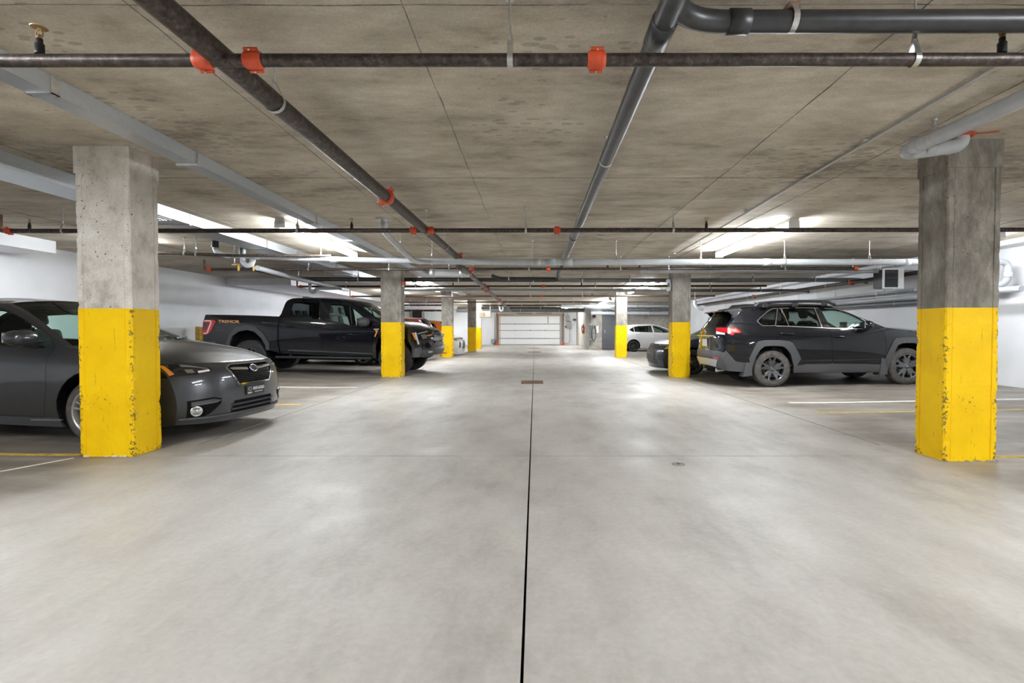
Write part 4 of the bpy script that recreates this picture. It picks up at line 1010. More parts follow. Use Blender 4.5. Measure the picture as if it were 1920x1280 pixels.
class Car:
    def __init__(s, name, spec, E, C, bottom, loc, rot, label, cat='car', corners=(), pw=2.6, h=0.075, paint='paint_black', lining=True):
        s.root = empty(name, loc, rot, label, cat); s.Y = width_fn(**SPEC[spec]) if isinstance(spec, str) else width_fn(**spec); s.W = (SPEC[spec] if isinstance(spec, str) else spec)['W']
        s.E, s.C, s.corners, s.pw, s.h, s.bottom = E, C, set(corners), pw, h, bottom; s.paint = M[paint]; s.lin = lining
        s.side = []; s.top = []
    def e(s, k): return spline_eval(s.E, k, s.corners)
    def c(s, k): return spline_eval(s.C, k, s.corners)
    def P(s, k, t):
        k = min(max(k, 0), len(s.E) - 1.0001); xe, ze = s.e(k); xc, zc = s.c(k); ye = s.Y(xe, ze); p = s.pw(k) if callable(s.pw) else s.pw
        b = max(0.0, 1 - abs(t) ** p); return (xe + (xc - xe) * b, t * ye, ze + (zc - ze) * b)
    def sd(s, name, poly, mat=None, off=0.0, rim=0.02, gap=0.0, kind='part', part_label=None, inner=False):
        if gap: s.side.append(dict(name='_gap', poly=grow(poly, gap), kind='hole', mat=None, off=0, rim=0, lab=None, lin=True))
        s.side.append(dict(name=name, poly=poly, mat=mat or s.paint, off=off, rim=rim, kind=kind, lab=part_label, lin=kind == 'part' and inner))
    def tp(s, name, poly, mat=None, off=0.0, rim=0.02, gap=0.0, kind='part', part_label=None):
        """poly in (k, t)"""
        if gap: s.top.append(dict(name='_gap', kpoly=poly, g=gap, kind='hole', mat=None, off=0, rim=0, lab=None, lin=True))
        s.top.append(dict(name=name, kpoly=poly, g=0, mat=mat or s.paint, off=off, rim=rim, kind=kind, lab=part_label, lin=False))
    def build(s):
        body = []; lin = []; objs = {}
        n = len(s.E); ks = []
        for i in range(n - 1):
            L = math.dist(s.E[i], s.E[i + 1]); m = max(1, int(math.ceil(L / (s.h * .6)))); ks += [i + j / m for j in range(m)]
        ks.append(n - 1)
        out = [s.e(k) for k in ks]; outline = out + dense(s.bottom, s.h, False)
        P2, T, lab = triangulate(outline, s.side, s.h)
        for sg in (1, -1):
            fn = (lambda u, v, sg=sg: (u, sg * s.Y(u, v), v)); sk = Skin(fn, P2, flip=(sg > 0))
            body.append(sk.part(T[lab == 0], 0, .025)); linT = [T[lab == 0]]
            for i, r in enumerate(s.side):
                tt = T[lab == i + 1]
                if not len(tt) : continue
                if r['kind'] == 'hole':
                    if r['lin']: linT.append(tt)
                    continue
                if r['kind'] == 'body': body.append(sk.part(tt, r['off'], r['rim'])); linT.append(tt); continue
                o = skin_obj(r['name'], [sk.part(tt, r['off'], r['rim'])], r['mat'], s.root)
                if r['lab']: o['label'] = r['lab']
                objs.setdefault(r['name'], []).append(o)
                if r['lin']: linT.append(tt)
            lin.append(sk.part(np.concatenate(linT), -.045, 0))
        # the sheet from tail over roof to nose
        mid = [s.P(k, .5) for k in ks]; U = [0.0]
        for i in range(1, len(ks)): U.append(U[-1] + max(.004, math.dist(mid[i], mid[i - 1])))
        KU = lambda k: float(np.interp(k, ks, U)); UK = lambda u: float(np.interp(u, U, ks))
        V1 = s.W * .85
        outl = [(u, -V1) for u in U] + dense([(U[-1], -V1), (U[-1], V1)], s.h, False)[1:-1] + [(u, V1) for u in reversed(U)] + dense([(U[0], V1), (U[0], -V1)], s.h, False)[1:-1]
        regs = []
        for r in s.top:
            p = dense([(KU(k), t * V1) for k, t in r['kpoly']], s.h)
            regs.append(dict(r, poly=grow(p, r['g']) if r['g'] else p))
        P2, T, lab = triangulate(outl, regs, s.h)
        sk = Skin(lambda u, v: s.P(UK(u), max(-1, min(1, v / V1))), P2, flip=False)
        zmean = np.mean([nn.z for nn, p in zip(sk.nrm, sk.pos) if p.z > np.percentile([q.z for q in sk.pos], 85)])
        if zmean < 0: sk.nrm = [-q for q in sk.nrm]
        body.append(sk.part(T[lab == 0], 0, .0)); linT = [T[lab == 0]]
        for i, r in enumerate(regs):
            tt = T[lab == i + 1]
            if not len(tt): continue
            if r['kind'] == 'hole':
                if r['lin']: linT.append(tt)
                continue
            if r['kind'] == 'body': body.append(sk.part(tt, r['off'], r['rim'])); linT.append(tt); continue
            o = skin_obj(r['name'], [sk.part(tt, r['off'], r['rim'])], r['mat'], s.root)
            if r['lab']: o['label'] = r['lab']
            objs.setdefault(r['name'], []).append(o)
        lin.append(sk.part(np.concatenate(linT), -.05, 0))
        objs['body'] = [skin_obj('body_shell', body, s.paint, s.root)]
        if s.lin: skin_obj('cabin_lining', lin, M['interior'], s.root)
        s.objs = objs
        return s
    # ---- fittings
    def mesh(s, mb, name, mat, parent=None):
        o = mb.build(name, mat, parent or s.root, local=True); return o
    def arch(s, x, z, r, inner, depth=.30, zmin=.25, poly=None):
        """dark wheel housing behind an arch opening"""
        pts = [p for p in (poly or [(x + r * math.cos(a), z + r * math.sin(a)) for a in [PI * 2 * i / 40 for i in range(40)]])]
        n = len(pts)
        for sg in (1, -1):
            mb = MB(); vs = []
            for (a, b) in pts: vs.append((a, sg * (s.Y(a, max(.2, b)) - .012), b))
            for (a, b) in pts: vs.append((a, sg * (s.W - depth), b))
            fs = [(i, (i + 1) % n, (i + 1) % n + n, i + n) for i in range(n) if max(pts[i][1], pts[(i + 1) % n][1]) > zmin]
            mb.add(vs, fs); mb.add(vs[n:], [tuple(range(n))])
            o = mb.build('wheel_housing', M['dark'], s.root, local=True, fix=False)
            bm = bmesh.new(); bm.from_mesh(o.data); bmesh.ops.bisect_plane(bm, geom=bm.verts[:] + bm.edges[:] + bm.faces[:], plane_co=(0, 0, zmin), plane_no=(0, 0, 1), clear_inner=True); bm.to_mesh(o.data); bm.free()
    def underbody(s, x0, x1, z0, z1, half):
        mb = MB(); mb.rbox((x0, -half, z0), (x1, half, z1), .03); s.mesh(mb, 'underbody', M['dark'])
    def floorpan(s, x0, x1, z):
        mb = MB(); mb.box((x0, -s.W + .1, z - .05), (x1, s.W - .1, z)); s.mesh(mb, 'cabin_floor', M['interior'])
    def wheel(s, x, r, w, rr, style, side, tyre='tyre', rim='rim_dark', y=None, cap=None, spin=0.2, lugs=5):
        yo = side * (s.W - .015 if y is None else y); R = Matrix.Rotation(0, 3, 'X')
        def Lp(prof): return [(a, -side * b) for a, b in prof]       # b measured inward from the outer face
        c = (x, yo, r)
        tb = MB(); tb.smooth = True; g = .008
        prof = [(rr, .012), (rr + .012, .004), (rr + (r - rr) * .35, .0), (rr + (r - rr) * .62, .004), (r * .965, .018), (r * .985, .026), (r, .045)]
        nb = 5; tw = w - .09
        for i in range(nb):
            a = .045 + tw * i / nb; b = .045 + tw * (i + 1) / nb
            prof += [(r, a + .006), (r, b - .006), (r - g, b - .004), (r - g, b + .004)] if i < nb - 1 else [(r, a + .006), (r, b)]
        prof += [(r * .985, w - .026), (r * .965, w - .018), (rr + (r - rr) * .5, w), (rr, w - .012), (rr - .01, w - .02)]
        tb.lathe(Lp(prof), c, 'Y', 56)
        tb.smooth = False
        nl = 56
        for i in range(nl):            # shoulder lugs
            a = 2 * PI * i / nl; da = 2 * PI / nl * .27
            for (y0, y1) in ((.014, .055), (w - .055, w - .014)):
                pts = []
                for aa in (a - da, a + da):
                    for rad, yy in ((r * .955, y0), (r + .004, y0 + .018), (r + .004, y1), (r * .955, y1)):
                        pts.append((x + rad * math.cos(aa), yo - side * yy, r + rad * math.sin(aa)))
                tb.add(pts, [(0, 1, 2, 3), (7, 6, 5, 4), (0, 4, 5, 1), (1, 5, 6, 2), (2, 6, 7, 3)])
        wo = s.mesh(tb, 'wheel', M[tyre])
        rb = MB(); rb.smooth = True
        rb.lathe(Lp([(rr + .006, .004), (rr, .0), (rr - .012, .004), (rr - .018, .02), (rr - .03, .04), (rr - .035, w - .03), (rr - .02, w - .015)]), c, 'Y', 48)
        rb.smooth = False
        def spoke(a0, r0, r1, w0, w1, y0, y1, th, skew=0.0):
            ca, sa = math.cos(a0), math.sin(a0); pts = []
            for rad, hw, yy, sk_ in ((r0, w0, y0, 0), (r1, w1, y1, skew)):
                for sgn in (-1, 1):
                    for d in (0, th):
                        tx = rad; ty = sgn * hw * (.7 if d == 0 else 1.0) + sk_
                        pts.append((x + tx * ca - ty * sa, yo - side * (yy + d), r + tx * sa + ty * ca))
            rb.add(pts, [(0, 4, 6, 2), (1, 3, 7, 5), (0, 1, 5, 4), (2, 6, 7, 3), (4, 5, 7, 6), (0, 2, 3, 1)])
        if style == 'five':          # five split spokes
            for i in range(5):
                a = spin + 2 * PI * i / 5
                spoke(a, .045, rr * .66, .050, .078, .024, .016, .03)
                spoke(a, rr * .46, rr - .004, .027, .031, .018, .008, .035, .070); spoke(a, rr * .46, rr - .004, .027, .031, .018, .008, .035, -.070)
        elif style == 'ten':
            for i in range(5):
                a = spin + 2 * PI * i / 5
                for d in (-.16, .16): spoke(a + d, .05, rr - .006, .016, .014, .028, .010, .03)
        elif style == 'six':
            for i in range(6):
                a = spin + 2 * PI * i / 6; spoke(a, .06, rr - .006, .034, .026, .03, .012, .045)
        elif style == 'steel':
            rb.smooth = True; rb.lathe(Lp([(rr - .03, .06), (rr - .06, .07), (rr * .62, .03), (rr * .42, .025), (rr * .30, .055), (.03, .055)]), c, 'Y', 40); rb.smooth = False
            for i in range(10):
                a = 2 * PI * i / 10; rb.lathe(Lp([(.001, .044), (.016, .044), (.02, .05)]), (x + rr * .72 * math.cos(a), yo, r + rr * .72 * math.sin(a)), 'Y', 8)
        rim_o = s.mesh(rb, 'rim', M[rim], wo)
        hb = MB(); hb.smooth = True; hb.lathe(Lp([(0, .014), (.028, .014), (.034, .02), (.045, .034), (.075, .04), (.08, .07), (0, .07)]), c, 'Y', 24); s.mesh(hb, 'hub_cap', M[cap or rim], wo)
        lb = MB()
        for i in range(lugs):
            a = spin + 2 * PI * (i + .5) / lugs; lb.cyl((x + .056 * math.cos(a), yo - side * .026, r + .056 * math.sin(a)), (x + .056 * math.cos(a), yo - side * .05, r + .056 * math.sin(a)), .009, 6)
        s.mesh(lb, 'lug_nuts', M['zinc'], wo)
        db = MB(); db.lathe(Lp([(.07, .09), (rr * .72, .085), (rr * .72, .105), (.07, .11)]), c, 'Y', 36); 
        s.mesh(db, 'brake_disc', M['disc'], wo)
        bk = MB(); bk.lathe(Lp([(0, .13), (rr - .03, .13)]), c, 'Y', 28); s.mesh(bk, 'brake_shield', M['dark'], wo)
        return wo
    def wheels(s, xs, r, w, rr, style, **kw):
        for x in xs:
            for sd in (-1, 1): s.wheel(x, r, w, rr, style, sd, **kw)
    def seat(s, x, y, z, mat, wdt=.5, hr=True, bk=.62):
        mb = MB(); mb.rbox((x - .25, y - wdt / 2, z - .12), (x + .25, y + wdt / 2, z + .05), .05); o = s.mesh(mb, 'seat', mat)
        Mr = Matrix.Translation((x - .22, y, z)) @ Matrix.Rotation(-.28, 4, 'Y')
        b = MB(); b.rbox((-.06, -wdt / 2, -.03), (.07, wdt / 2, bk), .055, Mr); s.mesh(b, 'seat_back', mat, o)
        if hr:
            hx = MB(); hx.rbox((-.03, -.13, bk + .05), (.06, .13, bk + .24), .045, Mr); s.mesh(hx, 'headrest', mat, o)
            hp = MB()
            for d in (-.06, .06): hp.cyl(Mr @ Vector((.0, d, bk - .03)), Mr @ Vector((.0, d, bk + .08)), .008, 6)
            s.mesh(hp, 'headrest_posts', M['zinc'], o)
    def cabin(s, xf, xr, z, mat, dash_x, dash_z, drv=1, bk=.62, wheel_z=None):
        for y in (-.38, .38): s.seat(xf, y, z, mat, .5, True, bk)
        mb = MB(); mb.rbox((xr - .25, -.66, z - .12), (xr + .25, .66, z + .05), .05); o = s.mesh(mb, 'rear_bench', mat)
        Mr = Matrix.Translation((xr - .24, 0, z)) @ Matrix.Rotation(-.36, 4, 'Y'); b = MB(); b.rbox((-.06, -.66, -.03), (.07, .66, bk), .055, Mr); s.mesh(b, 'bench_back', mat, o)
        for y in (-.42, 0, .42):
            hx = MB(); hx.rbox((-.03, y - .12, bk + .01), (.05, y + .12, bk + .15), .04, Mr); s.mesh(hx, 'headrest', mat, o)
        d = MB(); d.rbox((dash_x - .28, -s.W + .16, dash_z - .32), (dash_x + .35, s.W - .16, dash_z), .06); s.mesh(d, 'dashboard', M['interior'])
        sw = MB(); cx, cz = dash_x - .42, (wheel_z or dash_z - .08); tl = .42
        pts = [(cx + .18 * math.sin(tl) * math.sin(a) , drv * .38 + .185 * math.cos(a), cz + .185 * math.cos(tl) * math.sin(a)) for a in [2 * PI * i / 20 for i in range(20)]]
        sw.tube(pts, .015, 8, closed=True); sw.rbox((cx - .02, drv * .38 - .07, cz - .05), (cx + .04, drv * .38 + .07, cz + .05), .02); sw.cyl((cx + .02, drv * .38, cz), (dash_x - .2, drv * .38, cz - .1), .03, 8)
        s.mesh(sw, 'steering_wheel', M['interior'])
    def mirror(s, x0, z, L, Hh, D, mat, stalk_z, out=.11, arm=M['gloss_black'], face=True, far=0.0):
        for sd in (-1, 1):
            x = x0 + (far if sd > 0 else 0)
            y0 = s.Y(x, stalk_z) + .02; mb = MB(); c = Vector((x, sd * (y0 + out), z))
            mb.smooth = True
            mb.rbox((c.x - L / 2, c.y - D / 2, c.z - Hh / 2), (c.x + L / 2, c.y + D / 2, c.z + Hh / 2), min(Hh, L, D) * .42); o = s.mesh(mb, 'door_mirror', mat)
            ar = MB(); ar.tube([(x + .02, sd * (y0 - .06), stalk_z), (x + .01, sd * (y0 + out * .5), stalk_z + .015), (x, c.y, c.z - Hh * .3)], [.045, .038, .05], 10); s.mesh(ar, 'mirror_arm', arm, o)
            if face:
                gm = MB(); gm.rbox((c.x - L / 2 - .006, c.y - D / 2 + .03, c.z - Hh / 2 + .025), (c.x - L / 2 + .01, c.y + D / 2 - .03, c.z + Hh / 2 - .025), .008); s.mesh(gm, 'mirror_glass', M['chrome'], o)
    def handle(s, x, z, L, mat, tilt=0.0, hh=.028):
        for sd in (-1, 1):
            yy = s.Y(x, z); pts = [(x - L / 2, sd * (yy + .004), z), (x - L * .38, sd * (yy + .032), z + tilt * L * .1), (x, sd * (yy + .04), z + tilt * L * .4), (x + L * .38, sd * (yy + .032), z + tilt * L * .8), (x + L / 2, sd * (yy + .004), z + tilt * L)]
            mb = MB(); mb.tube(pts, [hh * .6, hh * .5, hh * .5, hh * .5, hh * .6], 8); s.mesh(mb, 'door_handle', mat)
    def on_side(s, poly, name, mat, off=.004, th=.006, sides=(-1, 1), lab=None):
        """thin raised plate that follows the body side"""
        for sd in sides:
            mb = MB(); n = len(poly)
            a = [(p[0], sd * (s.Y(p[0], p[1]) + off + th), p[1]) for p in poly]; b = [(p[0], sd * (s.Y(p[0], p[1]) - .004), p[1]) for p in poly]
            mb.add(a + b, [tuple(range(n))] + [(i, (i + 1) % n, (i + 1) % n + n, i + n) for i in range(n)])
            o = s.mesh(mb, name, mat)
            if lab: o['label'] = lab
    def strip(s, pts, w, name, mat, off=.006, th=.006, sides=(-1, 1), closed=False):
        """narrow moulding that follows a polyline on the body side"""
        P = dense(pts, .08, closed); n = len(P)
        for sd in sides:
            vs = []; fs = []
            for i, p in enumerate(P):
                q0 = P[i - 1] if (i > 0 or closed) else P[i]; q1 = P[(i + 1) % n] if (i < n - 1 or closed) else P[i]
                d = Vector((q1[0] - q0[0], q1[1] - q0[1])); d = d.normalized() if d.length > 1e-9 else Vector((1, 0)); m = Vector((-d.y, d.x)) * w / 2
                for sgn, o in ((-1, -.006), (-1, off + th), (1, off + th), (1, -.006)):
                    a, b = p[0] + m.x * sgn, p[1] + m.y * sgn; vs.append((a, sd * (s.Y(a, b) + o), b))
            for i in range(n if closed else n - 1):
                j = (i + 1) % n
                for k in range(4): fs.append((i * 4 + k, i * 4 + (k + 1) % 4, j * 4 + (k + 1) % 4, j * 4 + k))
            if not closed: fs += [(0, 1, 2, 3), (n * 4 - 1, n * 4 - 2, n * 4 - 3, n * 4 - 4)]
            mb = MB(); mb.add(vs, fs); s.mesh(mb, name, mat)
    def on_top(s, kpoly, name, mat, off=.003, th=.008, parent=None, lab=None):
        """thin plate that follows the nose/roof/tail sheet; kpoly in (k, t)"""
        pts = []; 
        for i in range(len(kpoly)):
            a, b = kpoly[i], kpoly[(i + 1) % len(kpoly)]
            m = max(1, int(abs(b[1] - a[1]) / .12)); pts += [(a[0] + (b[0] - a[0]) * j / m, a[1] + (b[1] - a[1]) * j / m) for j in range(m)]
        n = len(pts); vs = []; nn = []
        for k, t in pts:
            p = Vector(s.P(k, t)); a = Vector(s.P(k + .02, t)) - Vector(s.P(k - .02, t)); b = Vector(s.P(k, t + .01)) - Vector(s.P(k, t - .01)); q = a.cross(b).normalized()
            cen = Vector((1.3, 0, .6)); q = q if q.dot(p - cen) > 0 else -q; vs.append(p); nn.append(q)
        mb = MB(); top = [v + q * (off + th) for v, q in zip(vs, nn)]; bot = [v - q * .004 for v, q in zip(vs, nn)]; c = sum(top, Vector()) / n
        mb.add(top + bot + [c], [(i, (i + 1) % n, 2 * n) for i in range(n)] + [(i, i + n, (i + 1) % n + n, (i + 1) % n) for i in range(n)])
        o = s.mesh(mb, name, mat, parent)
        if lab: o['label'] = lab
        return o
    def at_top(s, k, t):
        p = Vector(s.P(k, t)); a = Vector(s.P(k + .03, t)) - Vector(s.P(k - .03, t)); b = Vector(s.P(k, t + .02)) - Vector(s.P(k, t - .02)); q = a.cross(b).normalized()
        return p, (q if q.dot(p - Vector((1.3, 0, .6))) > 0 else -q)
def text_obj(txt, size, mat, parent, Mx, ext=.004, bold=0.0, sx=1.0, shear=0.0, name='lettering'):
    cu = bpy.data.curves.new(name, 'FONT'); cu.body = txt; cu.size = size; cu.extrude = ext; cu.offset = bold; cu.shear = shear; cu.align_x = 'CENTER'; cu.align_y = 'CENTER'; cu.resolution_u = 3
    tmp = bpy.data.objects.new(name, cu); COL.objects.link(tmp)
    dg = bpy.context.evaluated_depsgraph_get(); me = bpy.data.meshes.new_from_object(tmp.evaluated_get(dg)); bpy.data.objects.remove(tmp); me.name = name
    me.transform(Mx @ Matrix.Diagonal((sx, 1, 1, 1))); me.materials.clear(); me.materials.append(mat)
    o = bpy.data.objects.new(name, me); COL.objects.link(o); o.parent = parent; return o
def frame_m(p, right, up):
    right = Vector(right).normalized(); up = Vector(up); up = (up - right * up.dot(right)).normalized(); n = right.cross(up)
    m = Matrix.Identity(4)
    for i, v in enumerate((right, up, n)):
        for j in range(3): m[j][i] = v[j]
    for j in range(3): m[j][3] = p[j]
    return m
# ================================================================== black SUV (right)
sv = Car('sport_utility_car', 'suv',
  E=[(-.90,.34),(-.945,.56),(-.92,.76),(-.875,1.0),(-.845,1.215),(-.60,1.47),(-.53,1.545),(-.2,1.595),(.4,1.625),(.9,1.628),(1.25,1.61),(1.55,1.505),(1.82,1.378),(2.28,1.15),(2.75,1.085),(3.15,1.03),(3.36,.94),(3.42,.70),(3.38,.32)],
  C=[(-1.0,.40),(-1.07,.58),(-1.045,.80),(-1.03,1.05),(-.985,1.225),(-.80,1.49),(-.70,1.60),(-.25,1.66),(.4,1.69),(.9,1.69),(1.42,1.645),(1.76,1.50),(2.06,1.355),(2.50,1.175),(2.9,1.145),(3.35,1.07),(3.56,.96),(3.62,.70),(3.55,.32)],
  bottom=[(3.38,.32),(3.1,.26),(2.2,.26),(.5,.28),(-.45,.30),(-.90,.34)], loc=(4.763, 11.02, .003), rot=(0, -.019, 0), corners=(4, 6, 13, 16), h=.07,
  label='black sport utility car with charcoal arches, red tail lamp towards the aisle', cat='car')
RA = [(-.475,.575),(-.387,.775),(-.325,.887),(-.277,.926),(-.163,.944),(.142,.936),(.327,.910),(.391,.867),(.482,.705),(.553,.564),(.483,.44),(.45,.30),(-.43,.30)]
RI = [(-.400,.45),(-.34,.628),(-.262,.76),(-.182,.818),(.004,.828),(.203,.811),(.269,.763),(.351,.654),(.425,.40),(.43,.15),(-.43,.15)]
FA = [(2.247,.55),(2.386,.864),(2.455,.932),(2.595,.944),(2.785,.944),(2.925,.932),(2.99,.87),(3.14,.55),(3.10,.28),(2.22,.28)]
FI = [(2.332,.46),(2.471,.792),(2.564,.831),(2.69,.835),(2.82,.831),(2.91,.792),(3.05,.46),(3.08,.15),(2.28,.15)]
sv.sd('side_bumper', [(-1.0,.80),(-.909,.742),(-.721,.525),(-.427,.475),(-.40,.28),(-1.0,.25)], M['cladding'], .012)
sv.sd('rocker_cladding', [(.40,.42),(.612,.435),(.795,.492),(1.0,.486),(2.0,.42),(2.233,.41),(2.36,.41),(2.36,.22),(.40,.22)], M['cladding'], .012)
rd = rounded([(.255,1.60),(.117,1.222),(.10,1.015),(.125,.95),(.33,.925),(.42,.87),(.55,.60),(.60,.45),(1.185,.45),(1.172,.925),(1.158,1.055),(1.063,1.60)], .02)
fd = rounded([(1.075,1.60),(1.166,1.055),(1.180,.925),(1.193,.45),(2.30,.42),(2.255,.60),(2.243,.865),(2.235,.96),(2.20,1.075),(2.06,1.17),(1.72,1.46),(1.45,1.58),(1.3,1.60)], .02)
sv.sd('rear_door', rd, None, 0, .02, gap=.0045, inner=True); sv.sd('front_door', fd, None, 0, .02, gap=.0045, inner=True)
sv.sd('pillar_trim', [(.975,1.578),(1.03,1.166),(1.178,1.158),(1.072,1.572)], M['gloss_black'], .001, inner=True)
qw = rounded([(-.248,1.328),(-.202,1.373),(.008,1.524),(.124,1.579),(.227,1.582),(.2,1.52),(.093,1.23),(-.143,1.23),(-.198,1.256)], .02)
rw = rounded([(.246,1.580),(.117,1.225),(.36,1.217),(1.012,1.175),(.965,1.575)], .015)
fw = rounded([(1.088,1.568),(1.18,1.163),(1.97,1.135),(1.975,1.205),(1.893,1.300),(1.779,1.384),(1.658,1.448),(1.507,1.513),(1.344,1.548)], .015)
sv.sd('quarter_window', grow(qw, -.012), M['privacy'], -.008, 0); sv.sd('rear_door_window', grow(rw, -.006), M['privacy'], -.008, 0); sv.sd('front_door_window', grow(fw, -.004), M['window'], -.008, 0)
sv.sd('rear_wheel_arch', RA, M['cladding'], .022, .05); sv.sd('front_wheel_arch', FA, M['cladding'], .022, .05)
sv.sd('_arch', RI, kind='hole'); sv.sd('_arch', FI, kind='hole')
tl = [(-.90,1.205),(-.689,1.20),(-.655,1.17),(-.608,1.108),(-.615,1.093),(-.752,1.091),(-.746,1.062),(-.785,1.051),(-.90,1.10)]
sv.sd('tail_lamp', tl, M['tail_red'], .010, .02); sv.sd('tail_lamp_pale', [(-.80,1.17),(-.70,1.175),(-.645,1.11),(-.75,1.115)], M['tail_pale'], .012, .01, part_label='pale inner segment of the tail lamp')
sv.sd('tail_lamp_gloss', [(-.655,1.195),(-.60,1.175),(-.482,1.046),(-.60,1.06),(-.59,1.105)], M['gloss_black'], .004, .01)
sv.sd('headlamp', [(3.2,1.0),(3.45,.95),(3.45,.84),(3.25,.9)], M['lens'], .004, .01)
# tail
sv.tp('tailgate', [(1.75,-.86),(4.0,-.93),(4.0,.93),(1.75,.86)], None, 0, .02, gap=.004)
sv.tp('rear_window', [(4.05,-.90),(5.6,-.90),(5.6,.90),(4.05,.90)], M['privacy2'], -.004, 0, gap=.004)
sv.tp('rear_bumper', [(0,-1),(1.75,-1),(1.75,1),(0,1)], M['cladding'], .012, .02)
sv.tp('skid_plate', [(.12,-.62),(.95,-.80),(.95,.80),(.12,.62)], M['silver'], .020, .02)
for sg in (-1, 1):
    sv.tp('tail_lamp', [(3.55,sg*.60),(3.93,sg*.58),(3.95,sg*1),(3.45,sg*1)], M['tail_red'], .010, .02)
    sv.tp('reverse_lamp', [(3.22,sg*.62),(3.52,sg*.60),(3.42,sg*.92),(3.25,sg*.92)], M['tail_white'], .008, .02)
    sv.tp('rear_reflector', [(1.02,sg*.62),(1.16,sg*.62),(1.16,sg*.86),(1.02,sg*.86)], M['tail_red'], .018, .01)
sv.tp('windscreen', [(10.15,-.88),(12.95,-.92),(12.95,.92),(10.15,.88)], M['window'], -.004, 0, gap=.006)
sv.tp('sunroof', [(7.6,-.62),(9.4,-.62),(9.4,.62),(7.6,.62)], M['gloss_black'], .001, .01, gap=.004)
sv.tp('bonnet', [(13.15,-.90),(15.9,-.82),(15.9,.82),(13.15,.90)], None, 0, .02, gap=.004)
sv.tp('grille', [(16.15,-.5),(17.3,-.62),(17.3,.62),(16.15,.5)], M['black'], -.01, .02)
for sg in (-1, 1): sv.tp('headlamp', [(16.05,sg*.6),(16.5,sg*.62),(16.5,sg*1),(16.05,sg*1)], M['lamp_grey'], .003, .02)
sv.build()
sv.arch(0, .36, .47, .3, .32, .26, RI); sv.arch(2.69, .36, .47, .3, .32, .26, FI)
sv.underbody(-.85, 3.3, .24, .42, .55); sv.floorpan(-.8, 2.3, .45)
sv.wheels((0, 2.69), .3635, .225, .246, 'five', tyre='tyre', rim='rim_dark', cap='rim_dark', spin=.32)
sv.cabin(1.30, .42, .72, M['seat'], 2.05, 1.12)
sv.mirror(1.835, 1.205, .19, .175, .22, M['paint_black'], 1.10, .10)
sv.handle(.30, 1.07, .26, M['paint_black'], -.07); sv.handle(1.32, .995, .26, M['paint_black'], -.09)
sv.strip(qw, .016, 'window_trim', M['chrome'], .002, .006, closed=True)
sv.strip([(.246,1.582),(.7,1.584),(.965,1.576),(1.088,1.572),(1.344,1.553),(1.507,1.519),(1.658,1.454),(1.779,1.390),(1.893,1.306),(1.985,1.21)], .013, 'window_trim', M['chrome'], .002, .006)
sv.strip([(.10,1.222),(.36,1.211),(1.012,1.169),(1.2,1.155),(1.98,1.128)], .012, 'window_trim', M['zinc'], .002, .006)
sv.strip([(.972,1.576),(1.018,1.172)], .022, 'window_trim', M['chrome'], .004, .006); sv.strip([(.305,1.578),(.363,1.217)], .014, 'window_trim', M['chrome'], .0, .006)
# roof rails
for sd in (-1, 1):
    mb = MB(); mb.tube([(-.26, sd*.69, 1.625),(-.17, sd*.70, 1.69),(.1, sd*.70, 1.712),(.7, sd*.70, 1.718),(1.2, sd*.69, 1.70),(1.38, sd*.68, 1.635)], [.03,.03,.026,.026,.028,.03], 8)
    o = sv.mesh(mb, 'roof_rail', M['black'])
    for x in (-.05, .56, 1.15):
        f = MB(); f.rbox((x-.06, sd*.70-.022, 1.60), (x+.06, sd*.70+.022, 1.70), .02); sv.mesh(f, 'rail_foot', M['black'], o)
mb = MB(); mb.prism([(-.50,1.60),(-.82,1.565),(-.86,1.545),(-.80,1.53),(-.50,1.555)], -.60, .60, 'Y'); sp_o = sv.mesh(mb, 'roof_spoiler', M['gloss_black'])
mb = MB(); mb.rbox((-.868,-.12,1.54),(-.85,.12,1.555),.004); sv.mesh(mb, 'stop_lamp', M['tail_red'], sp_o)
for sd in (-1, 1):
    mb = MB(); mb.prism([(-.78,1.55),(-.56,1.575),(-.45,1.56),(-.60,1.50),(-.72,1.38),(-.70,1.45)], sd*.66, sd*.60, 'Y'); sv.mesh(mb, 'spoiler_fin', M['paint_black'], sp_o)
mb = MB(); mb.prism([(.02,1.69),(.14,1.69),(.05,1.745),(.02,1.74)], -.02, .02, 'Y'); sv.mesh(mb, 'antenna_fin', M['gloss_black'])
p, n = sv.at_top(2.75, 0)
mb = MB(); mb.rbox((p.x-.012,-.16,.80),(p.x+.02,.16,.985),.006); o = sv.mesh(mb, 'plate_recess', M['gloss_black'])
mb = MB(); mb.rbox((p.x-.024,-.152,.815),(p.x-.010,.152,.97),.004); sv.mesh(mb, 'number_plate', M['plate'])
mb = MB(); mb.rbox((-1.055,-.52,1.03),(-1.02,.52,1.055),.008); sv.mesh(mb, 'tailgate_trim', M['chrome'])
